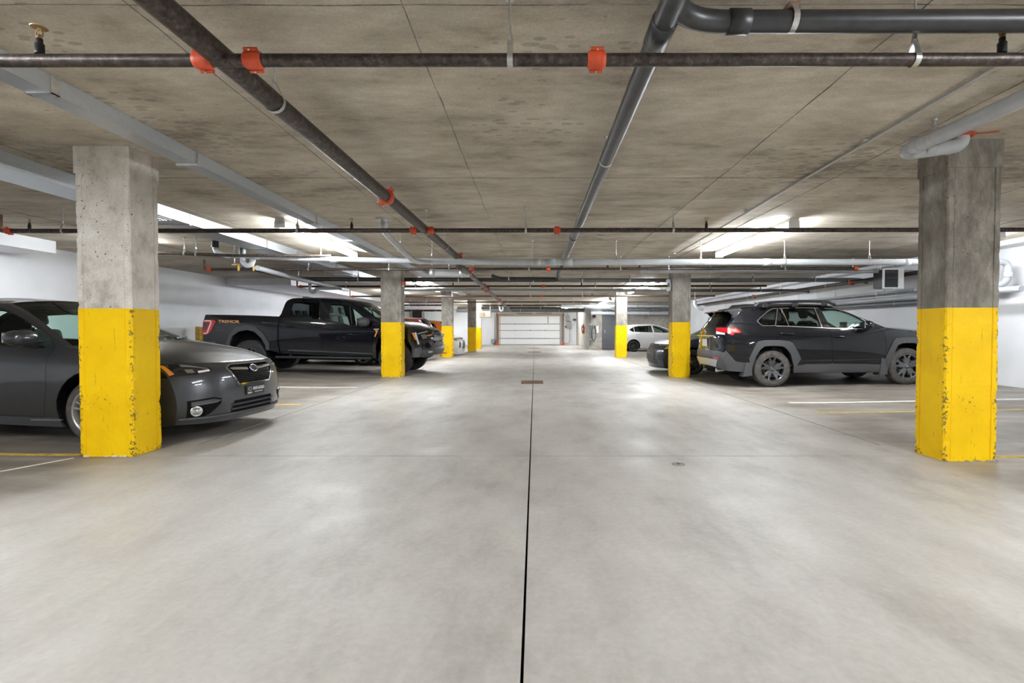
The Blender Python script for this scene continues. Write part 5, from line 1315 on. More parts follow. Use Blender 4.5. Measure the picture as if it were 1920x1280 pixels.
# round emblem of ellipses on the tailgate
mb = MB()
def ring3(mb, c, a, b, r, nrm='X', n=28):
    mb.tube([(c[0], c[1]+a*math.cos(t_), c[2]+b*math.sin(t_)) if nrm == 'X' else (c[0]+a*math.cos(t_), c[1], c[2]+b*math.sin(t_)) for t_ in [2*PI*i/n for i in range(n)]], r, 6, closed=True)
ring3(mb, (-1.045,0,1.11), .07, .048, .007); ring3(mb, (-1.045,0,1.11), .026, .046, .005); ring3(mb, (-1.045,0,1.13), .045, .02, .005)
sv.mesh(mb, 'emblem', M['chrome'])
for x in (0, 2.69):
    for sd in (-1, 1):
        mb = MB(); y = sd*(sv.W-.020); ring3(mb, (x,y,.3635), .021, .016, .0025, 'Y', 20); ring3(mb, (x,y,.3635), .008, .015, .002, 'Y', 16); ring3(mb, (x,y,.370), .014, .006, .002, 'Y', 16); sv.mesh(mb, 'wheel_emblem', M['chrome'])
        mb = MB(); mb.prism([(x-.52,.55),(x-.44,.52),(x-.405,.22),(x-.56,.20)] if x > 1 else [(x-.545,.50),(x-.44,.50),(x-.415,.24),(x-.60,.22)], sd*(sv.W-.22), sd*(sv.W-.005), 'Y'); sv.mesh(mb, 'mud_flap', M['cladding'])
mb = MB(); mb.tube(bend([(-.35,-.45,.36),(-.65,-.50,.34),(-.98,-.52,.33)], .1), .035, 12); mb.tube([(-.94,-.52,.33),(-1.0,-.52,.33)], .042, 14); sv.mesh(mb, 'exhaust_pipe', M['zinc'])
mb = MB(); mb.rbox((-1.08,-.05,.33),(-.7,.05,.40),.01); sv.mesh(mb, 'tow_hitch', M['black'])
mb = MB(); mb.tube([(-.99,.02,1.24),(-.93,.14,1.30),(-.83,.36,1.43)], .008, 6); mb.rbox((-1.02,-.03,1.225),(-.97,.05,1.265),.01); sv.mesh(mb, 'rear_wiper', M['black'])
mb = MB(); mb.rbox((1.95,-.12,1.12),(1.98,.12,1.28),.01); sv.mesh(mb, 'centre_screen', M['screen'])
mb = MB(); mb.rbox((1.50,-.12,1.53),(1.53,.12,1.59),.015); mb.cyl((1.52,0,1.58),(1.60,0,1.62),.012,6); sv.mesh(mb, 'inside_mirror', M['black'])
def wipe(c, k0, k1):
    for a, b_ in ((-.62, .02), (.02, .66)):
        pts = [(lambda q: q[0] + q[1] * .014)(c.at_top(k0 + (k1 - k0) * i / 5, a + (b_ - a) * i / 5)) for i in range(6)]
        mb = MB(); mb.tube(pts, [.011, .009, .007, .007, .006, .005], 6); c.mesh(mb, 'wiper', M['black'])
# ================================================================== black crew-cab pickup (left)
pk = Car('pickup_truck', 'pickup',
  E=[(-1.14,.66),(-1.16,.95),(-1.15,1.36),(-1.13,1.472),(-.36,1.472),(.73,1.448),(.775,1.50),(.80,1.62),(.86,1.85),(.99,1.922),(1.6,1.93),(2.2,1.905),(2.52,1.86),(2.82,1.69),(3.22,1.40),(3.40,1.285),(3.95,1.225),(4.22,1.13),(4.33,.95),(4.36,.62),(4.30,.47)],
  C=[(-1.26,.66),(-1.21,.95),(-1.19,1.38),(-1.17,1.485),(-.36,1.487),(.73,1.46),(.76,1.52),(.78,1.65),(.83,1.89),(.97,1.975),(1.6,1.985),(2.2,1.96),(2.68,1.875),(3.05,1.68),(3.5,1.40),(3.66,1.395),(4.1,1.345),(4.46,1.225),(4.66,1.04),(4.70,.62),(4.60,.47)],
  bottom=[(4.30,.47),(4.15,.46),(3.2,.43),(.78,.52),(.5,.60),(-1.14,.66)], loc=(-7.234, 13.78, .05), rot=(0, .0136, 0), corners=(3, 5, 9, 14, 17), h=.08, paint='paint_blueblack',
  label='black crew-cab pickup truck with orange side lettering behind the left column', cat='truck')
FO = [(-.56,.74),(-.468,.999),(-.295,1.172),(-.048,1.222),(.175,1.182),(.371,1.025),(.52,.78),(.52,.40),(-.56,.40)]
FIN = [(-.475,.74),(-.40,.941),(-.232,1.061),(-.041,1.096),(.15,1.062),(.325,.907),(.43,.72),(.43,.2),(-.475,.2)]
sh = 3.685
pk.sd('bed_side_gap', [(.728,1.46),(.752,1.46),(.757,.69),(.80,.52),(.77,.50),(.73,.69)], kind='hole')
rd = rounded([(.90,1.88),(1.0,1.90),(1.93,1.895),(1.975,1.34),(1.845,1.23),(1.835,.55),(.80,.57),(.765,.70),(.775,1.45),(.86,1.6)], .03)
fd = rounded([(1.945,1.895),(2.2,1.885),(2.53,1.80),(3.10,1.40),(3.085,1.2),(3.085,.53),(1.848,.55),(1.857,1.23),(1.988,1.34)], .03)
pk.sd('rear_door', rd, None, 0, .02, gap=.005, inner=True); pk.sd('front_door', fd, None, 0, .02, gap=.005, inner=True)
rw = rounded([(1.03,1.845),(1.715,1.828),(1.76,1.385),(1.123,1.394),(1.0,1.455),(1.009,1.754)], .04)
fw = rounded([(1.975,1.824),(2.346,1.798),(2.50,1.735),(2.702,1.59),(2.93,1.42),(2.93,1.30),(2.83,1.262),(2.517,1.256),(2.327,1.327),(2.003,1.367)], .03)
pk.sd('pillar_trim', [(1.70,1.835),(1.985,1.827),(2.01,1.362),(1.745,1.382)], M['gloss_black'], .001, inner=True)
pk.sd('rear_door_window', rw, M['privacy'], -.01, 0, gap=.003); pk.sd('front_door_window', fw, M['window'], -.01, 0, gap=.003)
tlp = [(-1.2,1.335),(-.869,1.342),(-.84,1.288),(-.953,1.051),(-1.029,.976),(-1.2,.955)]
pk.sd('tail_lamp', tlp, M['tail_red'], .012, .03)
pk.sd('tail_lamp_dark', [(-1.2,1.27),(-1.0,1.275),(-1.0,1.23),(-1.06,1.08),(-1.2,1.07)], simple('dark_red_lens', (.09, .004, .008), .15, coat=1.0), .014, .01, part_label='dark centre of the red tail lamp')
pk.sd('rear_flare', FO, M['cladding'], .03, .06); pk.sd('front_flare', [(x + sh, z) for x, z in FO], M['gloss_black'], .02, .05)
pk.sd('_arch', FIN, kind='hole'); pk.sd('_arch', [(x + sh, z) for x, z in FIN], kind='hole')
pk.sd('rear_bumper', [(-1.3,.80),(-.85,.80),(-.72,.68),(-.72,.5),(-1.3,.5)], M['gloss_black'], .01)
pk.sd('front_bumper', [(4.18,.70),(4.5,.72),(4.5,.4),(4.12,.4)], M['cladding'], .012)
pk.sd('head_lamp', [(4.11,1.09),(4.5,1.13),(4.5,.80),(4.27,.80),(4.19,.93)], M['gloss_black'], .004, .03)
pk.sd('marker_lamp', [(4.115,1.08),(4.165,1.085),(4.25,.93),(4.21,.90)], M['amber'], .010, .02)
pk.sd('lamp_blade', [(4.185,1.09),(4.225,1.095),(4.31,.80),(4.27,.79)], M['silver'], .014, .02)
# sheet over the top
pk.tp('tailgate', [(1.0,-.93),(2.9,-.93),(2.9,.93),(1.0,.93)], None, 0, .02, gap=.006)
pk.tp('bed_cover', [(3.1,-.93),(4.95,-.93),(4.95,.93),(3.1,.93)], M['black'], -.004, .02, gap=.004)
pk.tp('rear_window', [(6.2,-.72),(7.75,-.72),(7.75,.72),(6.2,.72)], M['privacy'], -.004, 0, gap=.004)
pk.tp('windscreen', [(12.1,-.90),(13.95,-.93),(13.95,.93),(12.1,.90)], M['window'], -.004, 0, gap=.006)
pk.tp('bonnet', [(15.05,-.88),(17.2,-.82),(17.2,.82),(15.05,.88)], None, 0, .02, gap=.005)
pk.tp('grille', [(17.45,-.64),(18.65,-.66),(18.65,.66),(17.45,.64)], M['black'], -.02, .03, gap=.004)
pk.tp('front_bumper', [(18.75,-1),(20,-1),(20,1),(18.75,1)], M['cladding'], .02, .03)
pk.tp('bumper_cap', [(18.62,-1),(18.85,-1),(18.85,1),(18.62,1)], M['gloss_black'], .03, .02)
pk.tp('skid_plate', [(19.55,-.6),(19.95,-.6),(19.95,.6),(19.55,.6)], M['silver'], .03, .02)
for sg in (-1, 1):
    pk.tp('head_lamp', [(17.35,sg*.68),(18.55,sg*.70),(18.4,sg*1),(17.3,sg*1)], M['gloss_black'], .004, .03)
    pk.tp('lamp_blade', [(17.36,sg*.70),(17.48,sg*.70),(17.48,sg*1),(17.36,sg*1)], M['silver'], .012, .02)
    pk.tp('amber_bar', [(17.86,sg*.66),(17.95,sg*.66),(17.95,sg*.84),(17.86,sg*.84)], M['amber'], .012, .02)
    pk.tp('main_beam', [(17.62,sg*.84),(18.12,sg*.84),(18.12,sg*.96),(17.62,sg*.96)], M['lamp_grey'], .010, .02)
    pk.tp('fog_lamp', [(18.98,sg*.70),(19.22,sg*.70),(19.22,sg*.84),(18.98,sg*.84)], M['lamp_grey'], .026, .02)
pk.build()
for x0 in (0, sh): pk.arch(x0, .42, .5, .3, .38, .40, [(x + x0, z) for x, z in FIN])
pk.underbody(-1.1, 4.3, .38, .62, .5); pk.floorpan(.8, 3.2, .62)
pk.wheels((0, sh), .42, .285, .235, 'six', tyre='tyre_dark', rim='rim_dark', spin=.2, lugs=6, y=1.0)
pk.cabin(2.22, 1.25, .92, M['seat_grey'], 3.0, 1.30, wheel_z=1.24)
pk.mirror(2.95, 1.335, .30, .235, .26, M['cladding'], 1.24, .14, face=True)
pk.handle(1.06, 1.202, .19, M['paint_blueblack'], 0.0, .034); pk.handle(2.09, 1.162, .19, M['paint_blueblack'], 0.0, .034)
pk.strip(rw, .012, 'window_trim', M['gloss_black'], .002, .006, closed=True)
pk.strip([(2.487,1.73),(2.60,1.275)], .035, 'window_trim', M['gloss_black'], -.002, .006)
pk.strip([(.98,.60),(2.0,.575),(3.12,.54)], .03, 'sill_moulding', M['cladding'], .002, .008); pk.strip([(.55,1.0),(.74,1.0)], .006, 'body_crease', M['paint_blueblack'], .0, .004)
for sd in (-1, 1):
    mb = MB(); mb.rbox((.70, sd*.99-.09, .40), (3.12, sd*.99+.05, .455), .02); o = pk.mesh(mb, 'running_board', M['black'])
    for x in (1.0, 2.0, 2.9): b = MB(); b.box((x-.03, sd*.80-.1, .44), (x+.03, sd*.80+.1, .52)); pk.mesh(b, 'board_bracket', M['black'], o)
    # pale C-shaped outline in the tail lamp
    pl = [(-1.13,1.315),(-.965,1.315),(-.95,1.29),(-.955,1.24),(-1.035,1.02),(-1.06,1.0),(-1.13,.995)]
pk.strip(pl, .024, 'tail_lamp_outline', M['tail_white'], .014, .006)
for sd in (-1, 1):
    x0, z0 = -.51, 1.300; y0 = sd * (pk.Y(x0, z0) + .002)
    text_obj('TREMOR', .098, M['copper'], pk.root, frame_m((x0, y0, z0), (-sd, 0, 0), (0, 0, 1)), .003, .004, 1.38)
    x0, z0 = -.70, 1.085
    text_obj('4x4', .06, M['cladding'], pk.root, frame_m((x0, sd * (pk.Y(x0, z0) + .002), z0), (-sd, 0, 0), (0, 0, 1)), .003, .002, 1.5)
pk.on_side([(3.13,1.19),(3.31,1.19),(3.27,1.08),(3.20,.955),(3.165,.965),(3.215,1.10),(3.14,1.12)], 'fender_badge', M['gloss_black'], .004, .010)
pk.on_side([(3.20,1.135),(3.265,1.13),(3.20,.965),(3.175,.975),(3.225,1.10),(3.20,1.11)], 'badge_bolt', M['badge_orange'], .016, .006)
pk.on_side([(3.155,1.172),(3.29,1.174),(3.285,1.150),(3.16,1.148)], 'badge_bar', M['silver'], .016, .006)
for i, k in enumerate((17.7, 18.05, 18.4)): pk.on_top([(k-.06,-.62),(k+.06,-.62),(k+.06,.62),(k-.06,.62)], 'grille_bar', M['gloss_black'], .004, .03)
p, n = pk.at_top(18.05, 0); mb = MB(); ring3(mb, (p.x+.05, 0, p.z), .12, .05, .012); pk.mesh(mb, 'emblem_ring', M['chrome'])
for sd in (-.35, .35):
    mb = MB(); mb.tube(bend([(4.55,sd-.05,.52),(4.76,sd-.05,.52),(4.76,sd+.05,.52),(4.55,sd+.05,.52)], .05), .015, 8); pk.mesh(mb, 'tow_hook', M['badge_orange'])
mb = MB(); mb.rbox((.98,-.2,1.965),(1.14,.2,2.005),.012); pk.mesh(mb, 'roof_lamp', M['gloss_black'])
wipe(pk, 13.98, 13.70)
mb = MB(); mb.rbox((2.72,-.12,1.66),(2.76,.12,1.74),.015); mb.cyl((2.74,0,1.72),(2.80,0,1.80),.012,6); pk.mesh(mb, 'inside_mirror', M['black'])
# ================================================================== dark grey sedan (nearest, left)
sn = Car('passenger_car', 'sedan',
  E=[(-.80,.28),(-.86,.55),(-.84,.80),(-.78,.98),(-.55,1.03),(-.02,1.30),(.45,1.395),(1.0,1.415),(1.40,1.408),(1.62,1.335),(1.82,1.245),(2.10,1.105),(2.38,.965),(2.9,.91),(3.22,.868),(3.39,.82),(3.54,.69),(3.62,.42),(3.58,.20)],
  C=[(-.98,.30),(-1.02,.55),(-1.0,.85),(-.95,1.02),(-.75,1.07),(-.12,1.38),(.45,1.475),(1.0,1.495),(1.56,1.465),(1.82,1.37),(2.12,1.275),(2.52,1.15),(2.90,1.035),(3.15,1.0),(3.48,.93),(3.78,.82),(3.86,.70),(3.89,.45),(3.86,.19)],
  bottom=[(3.58,.20),(3.3,.17),(2.35,.15),(.4,.16),(-.4,.2),(-.80,.28)], loc=(-7.106, 6.211, .049), rot=(0, .018, -.10), corners=(4, 8, 12, 15), h=.055, paint='paint_grey', pw=lambda k: 2.3 if k < 13 else min(3.6, 2.3 + (k - 13) * .5),
  label='dark grey sedan partly hidden behind the nearest left column', cat='car')
def disc(x, z, r, n=28, zc=None): return [(x + r*math.cos(2*PI*i/n), z + r*math.sin(2*PI*i/n)) for i in range(n)]
WX = 2.75
sn.sd('sill', [(.32,.235),(2.40,.245),(2.40,.12),(.32,.12)], M['cladding'], .012, .02)
fd = rounded([(1.10,1.38),(1.36,1.37),(1.58,1.30),(1.85,1.19),(2.19,1.045),(2.262,.955),(2.240,.86),(2.262,.55),(2.195,.25),(.98,.25),(.98,.9),(1.02,1.0)], .025)
rd = rounded([(1.085,1.38),(1.0,1.0),(.965,.9),(.965,.25),(.42,.25),(.30,.60),(.05,.72),(-.12,.95),(.15,1.22),(.55,1.36)], .03)
sn.sd('rear_door', rd, None, 0, .02, gap=.004, inner=True); sn.sd('front_door', fd, None, 0, .02, gap=.004, inner=True)
fw = rounded([(1.13,1.350),(1.36,1.345),(1.50,1.318),(1.644,1.268),(1.825,1.190),(2.001,1.112),(2.15,1.045),(2.18,.985),(2.10,.965),(1.10,.985),(1.08,1.02)], .02)
rw = rounded([(1.07,1.345),(1.02,1.02),(1.0,.99),(.25,1.0),(.10,1.02),(.22,1.18),(.5,1.31)], .02)
sn.sd('rear_door_window', rw, M['window'], -.008, 0, gap=.004); sn.sd('front_door_window', fw, M['window'], -.008, 0, gap=.006)
sn.sd('mirror_sail', [(1.92,1.10),(2.15,1.03),(2.18,.985),(2.10,.965),(1.98,.97)], M['window'], -.006, .01)
sn.sd('_arch', disc(0, .33, .375), kind='hole'); sn.sd('_arch', disc(WX + .01, .33, .405), kind='hole')
sn.sd('head_lamp', [(3.25,.83),(3.8,.83),(3.8,.66),(3.36,.68),(3.27,.76)], M['lens'], .002, .012)
sn.sd('tail_lamp', [(-.9,.95),(-.55,.93),(-.6,.78),(-.9,.76)], M['tail_red'], .006)
sn.tp('boot_lid', [(2.0,-.85),(4.0,-.88),(4.0,.88),(2.0,.85)], None, 0, .02, gap=.004)
sn.tp('rear_window', [(4.1,-.88),(5.9,-.90),(5.9,.90),(4.1,.88)], M['window'], -.004, 0, gap=.005)
sn.tp('windscreen', [(8.1,-.93),(11.95,-.95),(11.95,.95),(8.1,.93)], M['window'], -.004, 0, gap=.006)
sn.tp('bonnet', [(12.15,-.93),(15.0,-.86),(15.12,-.45),(15.16,0),(15.12,.45),(15.0,.86),(12.15,.93)], None, 0, .02, gap=.004)
GR = [(15.62,-.46),(15.30,-.37),(15.30,.37),(15.62,.46),(16.58,.33),(16.58,-.33)]
sn.tp('grille_surround', GR, M['chrome'], .012, .018)
sn.tp('grille', [(15.63,-.435),(15.38,-.355),(15.38,.355),(15.63,.435),(16.51,.312),(16.51,-.312)], M['dark'], -.012, .02)
sn.tp('lower_grille', [(17.20,-.40),(17.20,.40),(17.72,.45),(17.72,-.45)], M['dark'], -.012, .02)
for sg in (-1, 1):
    sn.tp('head_lamp', [(15.05,sg*.985),(15.15,sg*.80),(15.45,sg*.63),(15.75,sg*.64),(15.95,sg*.80),(16.0,sg*.985)], M['gloss_black'], -.004, .02)
    sn.tp('amber_reflector', [(15.12,sg*.985),(15.2,sg*.958),(15.85,sg*.948),(15.95,sg*.985)], M['amber'], .001, .006)
    sn.tp('lamp_chrome', [(15.12,sg*.86),(15.22,sg*.78),(15.50,sg*.65),(15.56,sg*.66),(15.34,sg*.80),(15.30,sg*.86)], M['lamp_grey'], .002, .006)
    sn.tp('led_strip', [(15.60,sg*.655),(15.74,sg*.655),(15.84,sg*.77),(15.70,sg*.77)], M['tail_white'], .002, .006)
    sn.tp('projector', [(15.55,sg*.80),(15.80,sg*.80),(15.80,sg*.86),(15.55,sg*.86)], M['lamp_grey'], .002, .006)
    sn.tp('fog_surround', [(16.95,sg*.93),(16.92,sg*.70),(17.02,sg*.585),(17.22,sg*.60),(17.60,sg*.72),(17.72,sg*.80),(17.72,sg*.93)], M['dark'], -.006, .02)
sn.build()
for x0 in (0, WX): sn.arch(x0, .33, .40, .3, .30, .16, disc(x0 + (.01 if x0 else 0), .33, .405 if x0 else .375))
sn.underbody(-.9, 3.6, .15, .30, .5); sn.floorpan(-.5, 2.3, .32)
sn.wheels((0, WX), .318, .205, .225, 'ten', tyre='tyre', rim='rim_silver', spin=.3)
sn.cabin(1.05, .1, .52, M['seat'], 1.95, .93)
sn.mirror(2.03, 1.05, .21, .155, .24, M['paint_grey'], .965, .11, M['paint_grey'], far=-.26)
sn.handle(1.12, .86, .20, M['paint_grey']); sn.handle(.1, .87, .20, M['paint_grey'])
sn.strip([(1.895,1.155),(1.935,.985)], .022, 'window_divider', M['gloss_black'], .0, .008)
sn.strip([(1.05,.975),(1.6,.968),(2.14,.957)], .014, 'window_trim', M['gloss_black'], .002, .006)
sn.strip([(2.05,.215),(2.40,.225)], .012, 'sill_edge', M['zinc'], .012, .004)
sn.strip([(.3,.88),(1.5,.872),(2.22,.862),(2.52,.85)], .010, 'shoulder_crease', M['paint_grey'], .0, .005)
# grille bar, mesh and emblem
for sg in (-1, 1): sn.on_top([(15.74,sg*.10),(15.62,sg*.34),(15.66,sg*.42),(15.82,sg*.38),(15.92,sg*.10)], 'grille_wing', M['chrome'], .004, .014)
for i in range(7):
    k = 15.92 + i * .085; w = .40 - (k - 15.7) * .115
    mb = MB(); pts = []
    for j in range(25):
        t_ = -w + 2*w*j/24; p, n = sn.at_top(k + (.016 if j % 2 else -.016), t_); pts.append(p + n * .004)
    mb.tube(pts, .003, 5); sn.mesh(mb, 'grille_mesh', M['gloss_black'])
p, n = sn.at_top(15.86, 0); Me = frame_m(p + n * .028, (0, 1, 0), n.cross(Vector((0, -1, 0))) if n.cross(Vector((0, -1, 0))).z > 0 else n.cross(Vector((0, 1, 0))))
mb = MB(); N = 32; vs = [Me @ Vector((.060*math.cos(2*PI*i/N), .040*math.sin(2*PI*i/N), 0)) for i in range(N)]; vb = [Me @ Vector((.060*math.cos(2*PI*i/N), .040*math.sin(2*PI*i/N), -.03)) for i in range(N)]
mb.add(vs + vb, [tuple(range(N))] + [(i, (i+1) % N, (i+1) % N + N, i + N) for i in range(N)]); M['emblem_blue'] = simple('deep_blue_enamel', (.012, .018, .07), .15, coat=1.0); emb = sn.mesh(mb, 'emblem', M['emblem_blue'])
mb = MB(); mb.tube([Me @ Vector((.060*math.cos(2*PI*i/N), .040*math.sin(2*PI*i/N), .001)) for i in range(N)], .006, 6, closed=True); sn.mesh(mb, 'emblem_rim', M['chrome'], emb)
for (a, b, r) in ((-.032, .012, .016), (-.008, -.014, .009), (.012, .004, .009), (.030, .014, .008), (.036, -.010, .008), (.010, .024, .007)):
    mb = MB(); st = [Me @ Vector((a + (r if i % 2 == 0 else r*.34)*math.cos(PI*i/4), b + (r if i % 2 == 0 else r*.34)*math.sin(PI*i/4), .002)) for i in range(8)]; sb = [q - (Me.to_3x3() @ Vector((0,0,.003))) for q in st]
    mb.add(st + sb, [tuple(range(8))] + [(i, (i+1) % 8, (i+1) % 8 + 8, i + 8) for i in range(8)]); sn.mesh(mb, 'emblem_star', M['chrome'], emb)
# dealer plate on the bumper
p, n = sn.at_top(16.86, 0); pq = p + n * .012; up = Vector((-n.z, 0, n.x)); up = up if up.z > 0 else -up; Mp = frame_m(pq, (0, 1, 0), up)
mb = MB(); mb.rbox((-.155, -.052, -.012), (.155, .052, .004), .006, Mp); dp = sn.mesh(mb, 'dealer_plate', M['black'])
text_obj('RIVE-NORD', .048, M['white_plastic'], dp, Mp @ Matrix.Translation((.05, .012, .0045)), .0008, .0012, .80)
mb = MB(); mb.rbox((-.02, -.029, .003), (.12, -.022, .0052), .001, Mp); sn.mesh(mb, 'plate_underline', M['white_plastic'], dp)
text_obj('SUBARU', .024, M['white_plastic'], dp, Mp @ Matrix.Translation((-.105, -.03, .0045)), .0008, .0006, .82)
mb = MB(); mb.tube([Mp @ Vector((-.105 + .026*math.cos(2*PI*i/20), .014 + .017*math.sin(2*PI*i/20), .005)) for i in range(20)], .002, 5, closed=True)
sn.mesh(mb, 'plate_logo', M['white_plastic'], dp)
for i, k in enumerate((17.36, 17.55)): sn.on_top([(k-.03,-.44),(k+.03,-.44),(k+.03,.44),(k-.03,.44)], 'lower_grille_bar', M['cladding'], .0, .012)
for sg in (-1, 1):
    p, n = sn.at_top(17.42, sg*.855); mb = MB(); mb.smooth = True; Mf = frame_m(p + n*.004, Vector((0,0,1)).cross(n), (0,0,1))
    def FL(prof): return [Mf @ Vector((r*math.cos(2*PI*j/20), r*math.sin(2*PI*j/20), h_)) for r, h_ in prof for j in range(20)]
    pr = [(.056,.004),(.050,.016),(.044,.008),(.040,.012),(.0,.018)]; mb.add(FL(pr), [(i*20+j, i*20+(j+1)%20, (i+1)*20+(j+1)%20, (i+1)*20+j) for i in range(len(pr)-1) for j in range(20)]); sn.mesh(mb, 'fog_lamp', M['lamp_grey'])
    sn.on_top([(17.0,sg*.90),(16.98,sg*.68),(17.06,sg*.60),(17.14,sg*.66),(17.18,sg*.90)], 'fog_blade', M['cladding'], .008, .012)
    pts = [(sn.at_top(17.74 , t_)[0] + sn.at_top(17.74, t_)[1]*.01) for t_ in [sg*(.0 + .98*i/14) for i in range(15)]]
    mb = MB(); mb.tube(pts, .014, 8); sn.mesh(mb, 'lip_spoiler', M['cladding'])
wipe(sn, 11.98, 11.72)
mb = MB(); mb.rbox((1.66,-.12,1.30),(1.69,.12,1.36),.015); mb.cyl((1.68,0,1.34),(1.75,0,1.39),.012,6); sn.mesh(mb, 'inside_mirror', M['black'])
# ================================================================== the other cars
def plain_car(name, spec, E, C, bottom, loc, rot, label, paint, fx, r, win, doors, kt, style='ten', rim='rim_silver', corners=(), h=.09, glass='privacy', tail=None, head=None, grille=None, seats=True, roofz=1.4, archr=None, wd=.2, rr=None, tail_top=None):
    c = Car(name, spec, E=E, C=C, bottom=bottom, loc=loc, rot=rot, label=label, corners=corners, h=h, paint=paint); ar = archr or r + .055
    for i, d in enumerate(doors): c.sd('rear_door' if i == 0 else 'front_door', rounded(d, .03), None, 0, .02, gap=.005, inner=True)
    for i, w in enumerate(win): c.sd(('quarter_window', 'rear_door_window', 'front_door_window')[i + (3 - len(win))], rounded(w, .02), M[glass if i < len(win) - 1 else 'window'], -.008, 0, gap=.006)
    for x in (0, fx): c.sd('_arch', disc(x, r + .012, ar), kind='hole')
    if tail: c.sd('tail_lamp', tail, M['tail_red'], .006, .02)
    if head: c.sd('head_lamp', head, M['lamp_grey'], .004, .02)
    k = kt
    if 'boot' in k: c.tp('boot_lid', k['boot'], None, 0, .02, gap=.005)
    c.tp('rear_window', k['rear'], M['privacy'], -.004, 0, gap=.006); c.tp('windscreen', k['front'], M['window'], -.004, 0, gap=.006); c.tp('bonnet', k['bonnet'], None, 0, .02, gap=.005)
    for g in (grille or ()): c.tp(g[0], g[1], M[g[2]], g[3], .02)
    for sg in (-1, 1):
        for g in k.get('pairs', ()): c.tp(g[0], [(a, sg * t_) for a, t_ in g[1]], M[g[2]], g[3], .015)
    c.build()
    for x in (0, fx): c.arch(x, r + .012, ar, .3, .30, bottom[1][1] + .005, disc(x, r + .012, ar))
    c.underbody(min(p[0] for p in E) + .15, max(p[0] for p in E) - .1, bottom[1][1], .32, .45); c.floorpan(-.4, fx - .4, .33)
    c.wheels((0, fx), r, wd, rr or r * .70, style, rim=rim, tyre='tyre_dark')
    zz = roofz - .93
    if seats: c.cabin(fx * .40, .12, zz, M['seat'], fx * .72, zz + .40)
    return c
W_ = lambda f, dx: [(x + dx, z) for x, z in f]
HE = [(-.56,.30),(-.62,.55),(-.60,.82),(-.54,1.0),(-.42,1.12),(-.22,1.33),(-.02,1.375),(.6,1.40),(1.1,1.395),(1.45,1.33),(1.85,1.17),(2.2,.985),(2.7,.90),(3.02,.80),(3.12,.66),(3.14,.42),(3.08,.20)]
HC = [(-.68,.34),(-.74,.55),(-.72,.84),(-.68,1.0),(-.56,1.12),(-.36,1.38),(-.10,1.425),(.6,1.455),(1.1,1.45),(1.55,1.38),(2.0,1.19),(2.42,1.02),(2.85,.94),(3.24,.84),(3.34,.68),(3.37,.42),(3.32,.20)]
HB = [(3.08,.20),(2.9,.17),(.3,.18),(-.4,.22),(-.56,.30)]
HK = dict(boot=[(1.3,-.84),(4.0,-.86),(4.0,.86),(1.3,.84)], rear=[(4.05,-.85),(5.1,-.86),(5.1,.86),(4.05,.85)], front=[(8.1,-.9),(10.9,-.93),(10.9,.93),(8.1,.9)], bonnet=[(11.1,-.9),(12.95,-.82),(12.95,.82),(11.1,.9)],
    pairs=[('tail_lamp', [(2.75,.78),(3.85,.82),(3.75,.99),(2.85,.99)], 'tail_red', .006), ('head_lamp', [(13.05,.6),(13.6,.66),(13.55,.98),(13.0,.98)], 'lamp_grey', .004), ('rear_reflector', [(.6,.6),(.8,.6),(.8,.8),(.6,.8)], 'tail_red', .006), ('fog_surround', [(14.3,.7),(14.9,.7),(14.9,.9),(14.3,.9)], 'black', .004)])
HD = [[(.02,1.37),(-.02,1.2),(.10,.95),(.28,.72),(.40,.50),(.42,.26),(1.08,.25),(1.06,.9),(1.02,1.385)], [(1.04,1.385),(1.08,.9),(1.10,.25),(2.10,.24),(2.16,.6),(2.14,.95),(1.82,1.15),(1.44,1.31),(1.2,1.375)]]
HW = [[(-.20,1.16),(.02,1.29),(.06,1.055),(-.04,1.06)], [(.06,1.30),(.3,1.345),(.98,1.355),(1.03,1.0),(.10,1.05)], [(1.07,1.352),(1.2,1.345),(1.42,1.285),(1.8,1.125),(2.03,1.0),(2.05,.965),(1.12,.992)]]
HTAIL = [(-.75,1.08),(-.46,1.06),(-.40,1.0),(-.50,.80),(-.75,.78)]
HG = [('grille', [(13.15,-.42),(13.45,-.5),(13.45,.5),(13.15,.42)], 'black', -.01), ('lower_grille', [(14.2,-.5),(14.85,-.55),(14.85,.55),(14.2,.5)], 'black', -.01)]
wh = plain_car('hatchback_car', 'compact', HE, HC, HB, (5.23, 27.62, .012), (0, -.019, 0), 'white hatchback with black steel wheels before the bare concrete wall', 'paint_white', 2.57, .295, HW, HD, HK, 'steel', 'rim_steel', (3, 11, 13), glass='privacy', tail=HTAIL, head=[(2.9,.86),(3.2,.8),(3.2,.62),(3.0,.68)], grille=HG)
wh.handle(.25, .93, .2, M['paint_white']); wh.handle(1.2, .89, .2, M['paint_white']); wh.mirror(1.95, 1.02, .17, .13, .2, M['paint_white'], .97, .10)
wh.strip([(-.05,.80),(.8,.76),(2.1,.70)], .012, 'body_crease', M['paint_white'], .002, .006); wh.strip([(.45,.36),(2.1,.34)], .012, 'sill_crease', M['paint_white'], .002, .006)
mb = MB(); mb.tube([(.35, .3, 1.455),(.18,.3,1.56),(.10,.3,1.60)], .006, 5); wh.mesh(mb, 'antenna', M['black'])
